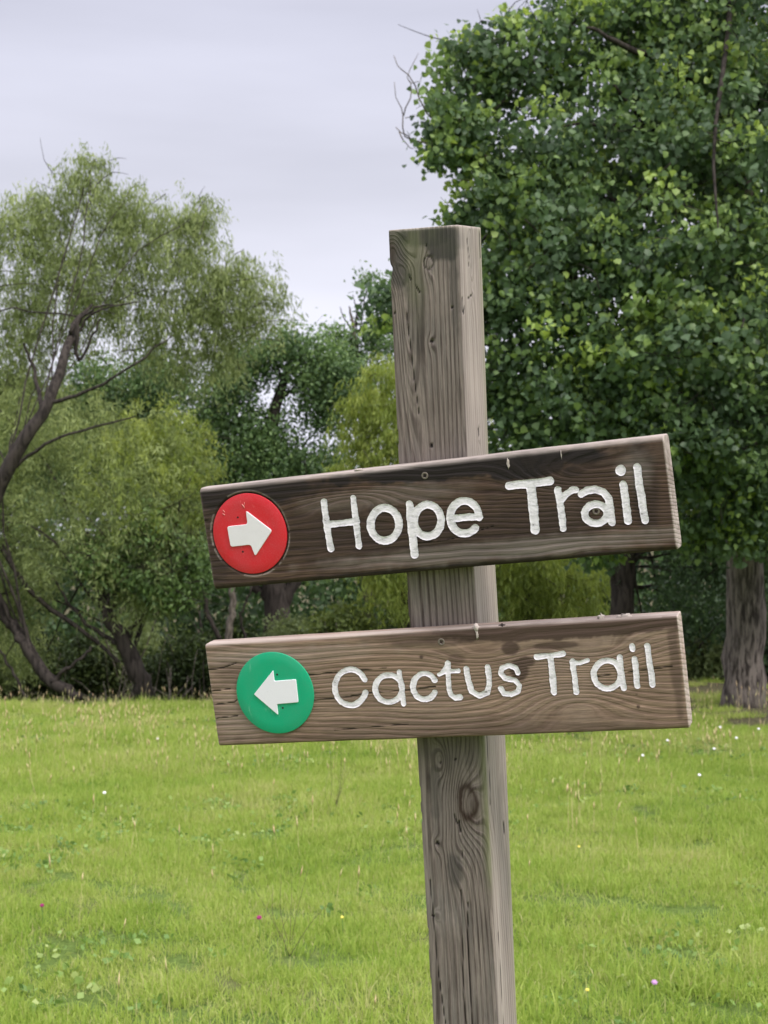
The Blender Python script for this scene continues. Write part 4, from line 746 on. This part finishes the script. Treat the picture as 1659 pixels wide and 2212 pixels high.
# the far-off wood closing the view
g = np.random.default_rng(6)
wood = [(-350+95*i, 1230+25*math.sin(i*1.7), 31+2.5*math.sin(i*2.3), 125, 1.5) for i in range(30)]+[(-300+110*i, 1400, 29+2*math.sin(i), 110, .9) for i in range(25)]+[(60+90*i, 1040, 34, 85, 1.0) for i in range(4)]
wood += [(980+100*i, 1060-10*i, 32, 120) for i in range(12)]+[(1080+100*i, 880-12*i, 33, 110) for i in range(12)]+[(-400+90*i, 1060, 34, 100) for i in range(6)]
(V, F, tn, fr), Pw, _, _ = crown_clusters(blobs_px(wood), g=g, n_clu=5200, per=14, spread=.26, size=.22, shape=OVAL, droop=.4, tone_base=.25, tone_var=.16, bright=.04, jit=.9, shell=.5)
V[:, 2] = np.maximum(V[:, 2], -1.2)
o = link('far_wood', mesh('far_wood', V, F, dict(tone=tn)), M['elm_leaf'], kind='stuff'); o['label'] = 'dark far-off wood closing the view behind the trees'; o['category'] = 'wood'

# ------------------------------------------------------------------ meadow grass
m, t, b, out = mat_new('meadow_grass')
g = N(t, 'ShaderNodeNewGeometry'); oi = N(t, 'ShaderNodeObjectInfo')
n1 = noise(t, g.outputs['Position'], .75, 4, .6); n2 = noise(t, g.outputs['Position'], 3.2, 3)
tn = math_(t, 'ADD', math_(t, 'MULTIPLY_ADD', attr(t, 'tone'), .55, -.13), math_(t, 'ADD', math_(t, 'MULTIPLY', n1, .62), math_(t, 'MULTIPLY', n2, .34)))
c = ramp_node(t, tn, [(.28, (.150, .250, .042)), (.48, (.300, .440, .064)), (.66, (.415, .520, .105)), (.90, (.56, .54, .24))])
t.links.new(c, b.inputs['Base Color']); b.inputs['Roughness'].default_value = .55; b.inputs['Specular IOR Level'].default_value = .3
tr = N(t, 'ShaderNodeBsdfTranslucent'); t.links.new(c, tr.inputs[0]); mx = N(t, 'ShaderNodeMixShader'); mx.inputs[0].default_value = .42
t.links.new(b.outputs[0], mx.inputs[1]); t.links.new(tr.outputs[0], mx.inputs[2]); t.links.new(mx.outputs[0], out.inputs[0]); M['grass'] = m
def blades(n, rad, hmin, hmax, wd, g, lean=.45, tone=(.5, .2), dry=0.06):
    r = rad*np.sqrt(g.random(n)); a = g.random(n)*2*np.pi; P = np.c_[r*np.cos(a), r*np.sin(a), np.zeros(n)]
    h = hmin+(hmax-hmin)*g.random(n)**1.5; la = g.random(n)*2*np.pi; ln = np.abs(g.normal(size=n))*lean
    d = np.c_[np.cos(la)*ln, np.sin(la)*ln, np.ones(n)]; d /= np.linalg.norm(d, axis=1)[:, None]
    fa = g.random(n)*2*np.pi; s = np.c_[np.cos(fa), np.sin(fa), np.zeros(n)]*(wd*(.6+.8*g.random(n)))[:, None]/2
    m_ = P+d*(h*.55)[:, None]; bend = np.c_[np.cos(la), np.sin(la), np.zeros(n)]*(h*ln*.5)[:, None]; tp = P+d*h[:, None]+bend; tp[:, 2] -= h*ln*.25
    V = np.stack([P-s, P+s, m_+s*.8, m_-s*.8, tp], 1).reshape(-1, 3); o = np.arange(n)*5
    F = np.concatenate([np.stack([o, o+1, o+2], 1), np.stack([o, o+2, o+3], 1), np.stack([o+3, o+2, o+4], 1)])
    tv = tone[0]+tone[1]*g.normal(size=n)+np.where(g.random(n) < dry, .55, 0)
    return V, F, np.tile(tv, 3)
tuft_col = bpy.data.collections.new('grass_tufts')
g_ = np.random.default_rng(40)
for k in range(8):
    V, F, tv = blades(300, .15, .02, .065 if k < 6 else .10, .0036, g_, .6, (.45+.04*(k % 3), .16))
    me = mesh('grass_tuft', V, F, dict(tone=np.clip(tv, 0, 1.3))); me.materials.append(M['grass'])
    tuft_col.objects.link(bpy.data.objects.new('grass_tuft', me))
rg = np.random.default_rng(41)
def scatter(n, y0, y1, g):
    y = np.sqrt(g.random(n)*(y1*y1-y0*y0)+y0*y0); x = (g.random(n)*2-1)*(.29*y+1.3); return x, y
xs, ys = scatter(9500, 3.2, 19.5, rg)
xa = (rg.random(900)*2-1)*3.2; ya = rg.random(900)*2.4+1.0
xs = np.concatenate([xs, xa]); ys = np.concatenate([ys, ya])
# thin, bare soil round the cottonwood
lim = 12.7+.5*np.sin(xs*3.1)+.3*np.sin(xs*7.7); bare = sstep(lim-.4, lim+.4, ys)*sstep(1.0, 1.9, xs); keep = rg.random(len(xs)) < 1-.94*bare; xs, ys = xs[keep], ys[keep]
zs = ground_z(xs, ys)
pm = bpy.data.meshes.new('grass'); pm.vertices.add(len(xs)); pm.vertices.foreach_set('co', np.stack([xs, ys, zs], 1).astype(np.float32).ravel())
sc = pm.attributes.new('size', 'FLOAT', 'POINT')
tall = fbm(xs*.9+50, ys*.9+50, 120, 3); sc.data.foreach_set('value', (.9*rg.random(len(xs))**2*sstep(14.3, 15.0, ys)*(xs < 1.4)+.75+1.1*(tall-.3)+.25*rg.random(len(xs))).astype(np.float32))
rot = pm.attributes.new('turn', 'FLOAT', 'POINT'); rot.data.foreach_set('value', (rg.random(len(xs))*6.283).astype(np.float32))
go = bpy.data.objects.new('grass', pm); COL.objects.link(go); go['kind'] = 'stuff'; go['label'] = 'bright green rough meadow grass covering the field'; go['category'] = 'grass'
ng = bpy.data.node_groups.new('grass_scatter', 'GeometryNodeTree')
ng.interface.new_socket('Geometry', in_out='INPUT', socket_type='NodeSocketGeometry'); ng.interface.new_socket('Geometry', in_out='OUTPUT', socket_type='NodeSocketGeometry')
gi = ng.nodes.new('NodeGroupInput'); gout = ng.nodes.new('NodeGroupOutput')
ci = ng.nodes.new('GeometryNodeCollectionInfo'); ci.inputs['Collection'].default_value = tuft_col; ci.inputs['Separate Children'].default_value = True; ci.inputs['Reset Children'].default_value = True
iop = ng.nodes.new('GeometryNodeInstanceOnPoints'); iop.inputs['Pick Instance'].default_value = True
na = ng.nodes.new('GeometryNodeInputNamedAttribute'); na.data_type = 'FLOAT'; na.inputs[0].default_value = 'turn'
nb = ng.nodes.new('GeometryNodeInputNamedAttribute'); nb.data_type = 'FLOAT'; nb.inputs[0].default_value = 'size'
cx = ng.nodes.new('ShaderNodeCombineXYZ'); ng.links.new(na.outputs[0], cx.inputs[2])
ng.links.new(gi.outputs[0], iop.inputs['Points']); ng.links.new(ci.outputs[0], iop.inputs['Instance']); ng.links.new(cx.outputs[0], iop.inputs['Rotation']); ng.links.new(nb.outputs[0], iop.inputs['Scale'])
ng.links.new(iop.outputs[0], gout.inputs[0])
md = go.modifiers.new('scatter', 'NODES'); md.node_group = ng

# seed stalks
m, t, b, out = mat_new('dry_stalk'); a = attr(t, 'tone')
c = ramp_node(t, a, [(0, (.34, .38, .12)), (.5, (.62, .52, .27)), (1, (.60, .42, .24))]); t.links.new(c, b.inputs['Base Color']); b.inputs['Roughness'].default_value = .8; M['stalk'] = m
def stalks(X, Y, hmin, hmax, g):
    vs, fs, ts, o = [], [], [], 0
    for x, y in zip(X, Y):
        z = float(ground_z(x, y)); h = hmin+(hmax-hmin)*g.random(); l = g.normal(size=2)*.12*h; w = .0010; a = g.random()*3.14; s = np.array([math.cos(a), math.sin(a), 0])
        p = np.array([x, y, z]); q = p+np.array([l[0], l[1], h]); r = q+np.array([l[0]*.4, l[1]*.4, .04+.04*g.random()]); hw = .0022+.0022*g.random(); m_ = (q+r)/2; s2 = np.cross(s, [0, 0, 1])
        V = [p-s*w, p+s*w, q+s*w, q-s*w, q, m_+s*hw, m_+s2*hw, m_-s*hw, m_-s2*hw, r]; vs += V
        fs += [[o, o+1, o+2], [o, o+2, o+3]]+[[o+4, o+5+k, o+5+(k+1) % 4] for k in range(4)]+[[o+9, o+5+(k+1) % 4, o+5+k] for k in range(4)]
        tt = g.random(); ts += [tt*.6]*2+[tt]*8; o += 10
    return np.array(vs), np.array(fs), ts
g = np.random.default_rng(50); X, Y = scatter(30000, 4.2, 15.6, g)
dens = .035+.34*np.exp(-((Y-11.0)/1.0)**2)*(X < 2.5)+.25*np.exp(-((Y-8.0)/.5)**2)*((X > .0) & (X < .6) | (X > .9) & (X < 1.3))+.30*np.exp(-((Y-15.0)/.4)**2)*(X < 1)+.12*np.exp(-((Y-13.2)/.9)**2)
dens = dens*(.35+1.6*sstep(.42, .62, fbm(X*.8+9, Y*.8+9, 130, 3))); dens = dens*(.3+.7*sstep(6.2, 9, Y)); k_ = g.random(len(X)) < dens; X, Y = X[k_], Y[k_]
V, F, ts = stalks(X, Y, .09, .20, g); o = link('seed_stalks', mesh('seed_stalks', V, F, dict(tone=ts)), M['stalk'], kind='stuff'); o['label'] = 'dry straw-coloured seed stalks scattered through the meadow'; o['category'] = 'grass'

# low broad-leaved weeds growing through the turf
g = np.random.default_rng(55); X, Y = scatter(3000, 4.0, 14.5, g); k_ = fbm(X*1.1+3, Y*1.1+7, 140, 3) > .47; X, Y = X[k_], Y[k_]
n = len(X); per = 9; P = np.repeat(np.c_[X, Y, ground_z(X, Y)+.02], per, 0)+g.normal(size=(n*per, 3))*np.array([.028, .028, .012])
dirs = g.normal(size=(n*per, 3)); dirs[:, 2] = .35+.3*g.random(n*per)
V, F, tn, fr = leaves(P, .026*(.6+.8*g.random(n*per)), np.repeat(.35+.25*g.normal(size=n), per)+.1*g.normal(size=n*per), 0, g, (OVAL[0]*np.array([1.5, 1, 1]), OVAL[1]), .1, dirs)
o = link('ground_weeds', mesh('ground_weeds', V, F, dict(tone=np.clip(tn, 0, 1))), leaf_material('weed_leaf', [(0, (.14, .25, .065)), (.5, (.24, .38, .09)), (1, (.42, .50, .18))], .5, .3, .4), kind='stuff'); o['label'] = 'low broad-leaved weeds growing through the meadow turf'; o['category'] = 'weeds'

# flowers
def flower_mesh(r, petals, g):
    V, F = [], []
    for k in range(petals):
        a = 2*math.pi*k/petals; c_, s_ = math.cos(a), math.sin(a); o = len(V); w = r*.45
        V += [(0, 0, 0), (c_*r*.55-s_*w, s_*r*.55+c_*w, r*.25), (c_*r, s_*r, r*.15), (c_*r*.55+s_*w, s_*r*.55-c_*w, r*.25)]; F += [(o, o+1, o+2), (o, o+2, o+3)]
    return np.array(V), np.array(F)
def flat_mat(n, c): m, t, b, out = mat_new(n); b.inputs['Base Color'].default_value = (*c, 1); b.inputs['Roughness'].default_value = .6; M[n] = m
flat_mat('magenta_petal', (.26, .006, .10)); flat_mat('white_petal', (.85, .85, .85)); flat_mat('yellow_petal', (.85, .75, .12)); flat_mat('lilac_petal', (.50, .28, .50)); flat_mat('stem_green', (.12, .22, .04)); flat_mat('dead_leaf', (.03, .028, .02)); flat_mat('weed_stem', (.10, .075, .05))
def ground_at(px, py):
    d = FW+(px-829.5)/FPX*RT+(1106-py)/FPX*UP; tt = -EYE/d[2]; return d[0]*tt, d[1]*tt
proto = {}
def flower(px, py, kind, label, h=.07, r=.012, cat='flower', group=None):
    x, y = ground_at(px, py); y -= h*y/EYE*.9; z = float(ground_z(x, y)); e = empty('wild_flower', (x, y, z), label, cat, group)
    if (kind, r, h) not in proto:
        V, F = flower_mesh(r, 6, None); V2, F2 = flower_mesh(r*.75, 6, None); V2[:, 2] += r*.35
        hm = mesh('flower_head', *join([(V, F), (V2, F2)])); hm.materials.append(M[kind]); Vs, Fs = tube([(0, 0, 0), (.003, 0, h*.5), (0, 0, h)], [.0016, .0014, .0012], 5)
        sm = mesh('stem', Vs, Fs); sm.materials.append(M['stem_green']); proto[(kind, r, h)] = (hm, sm)
    hm, sm = proto[(kind, r, h)]; link('flower_head', hm, None, e, Matrix.Translation((0, 0, h))@Matrix.Rotation(.6, 4, 'X')); link('stem', sm, None, e)
flower(135, 1977, 'magenta_petal', 'small magenta flower in the grass far to the left', .10, .010); flower(576, 2000, 'magenta_petal', 'magenta flower in the grass left of the post', .10, .012)
flower(1382, 2107, 'lilac_petal', 'pale lilac flower low in the grass right of the post', .09, .012)
for k, (px, py, w_) in enumerate([(1512, 1582, 'leftmost in the row near the right edge'), (1545, 1600, 'second from the left in the row near the right edge'), (1590, 1583, 'third from the left in the row near the right edge'), (1625, 1592, 'closest to the right edge'), (1500, 1618, 'just under the row, below the lower board corner'), (1405, 1600, 'under the right end of the lower board'),
        (1355, 1637, 'isolated right of the post below the board'), (1470, 1690, 'alone in the short grass on the right'), (370, 1595, 'left of the lower board'), (262, 1705, 'far left in the field')]):
    flower(px, py, 'white_petal', 'small white flower '+w_, .10, .012, group='white flowers in the meadow')
for k, (px, py, w_) in enumerate([(1228, 1840, 'nearest the post on its right'), (1245, 2125, 'low right of the post'), (744, 1985, 'beside the magenta flower'), (1650, 1535, 'at the far right edge')]):
    flower(px, py, 'yellow_petal', 'tiny pale yellow flower '+w_, .09, .007, group='yellow flowers in the meadow')
def dead_leaf(px, py, label, s):
    x, y = ground_at(px, py); y -= .05*y/EYE; z = float(ground_z(x, y))+.05; g = np.random.default_rng(int(px)); V = np.array([(-1, 0, 0), (-.3, -.5, .3), (.5, -.4, .5), (1, 0, .9), (.4, .5, .4), (-.4, .5, .1)])*s
    o = link('dead_leaf', mesh('dead_leaf', V+g.normal(size=V.shape)*s*.1, np.array([[0, 1, 5], [1, 2, 4], [1, 4, 5], [2, 3, 4]])), M['dead_leaf']); o.location = (x, y, z); o['label'] = label; o['category'] = 'dead leaf'
dead_leaf(436, 1538, 'dark curled leaf on the grass left of the lower board', .025); dead_leaf(873, 2163, 'dark curled leaf at the bottom of the field beside the post', .016); dead_leaf(888, 1967, 'small dark leaf in the grass just left of the post', .014)
# wispy weeds
for k, (px, py, h, lab) in enumerate([(720, 1760, .42, 'wispy thin-stemmed weed standing in the grass below the lower board'), (625, 2075, .22, 'thin upright weed near the magenta flower left of the post'), (1275, 1590, .25, 'dark thin weed at the far right of the field')]):
    x, y = ground_at(px, py); root = np.array([x, y, float(ground_z(x, y))]); g = np.random.default_rng(60+k); e = empty('weed', root, lab, 'weed'); 
    for j in range(7):
        d = np.array([g.normal()*.22, g.normal()*.15, 1]); L = h*(.6+.5*g.random()); s = np.zeros(3) if j < 2 else np.array([d[0]*.2*L, 0, L*.25])
        p = smooth_path([s, s+d*L*.5+g.normal(size=3)*.012, s+d*L+g.normal(size=3)*.03], 8); V, F = tube(p, np.linspace(.0011, .0005, 8), 4); link('stem', mesh('stem', V, F), M['weed_stem'], e)
print('tris', sum(len(o.data.polygons) for o in COL.objects if o.type == 'MESH'))
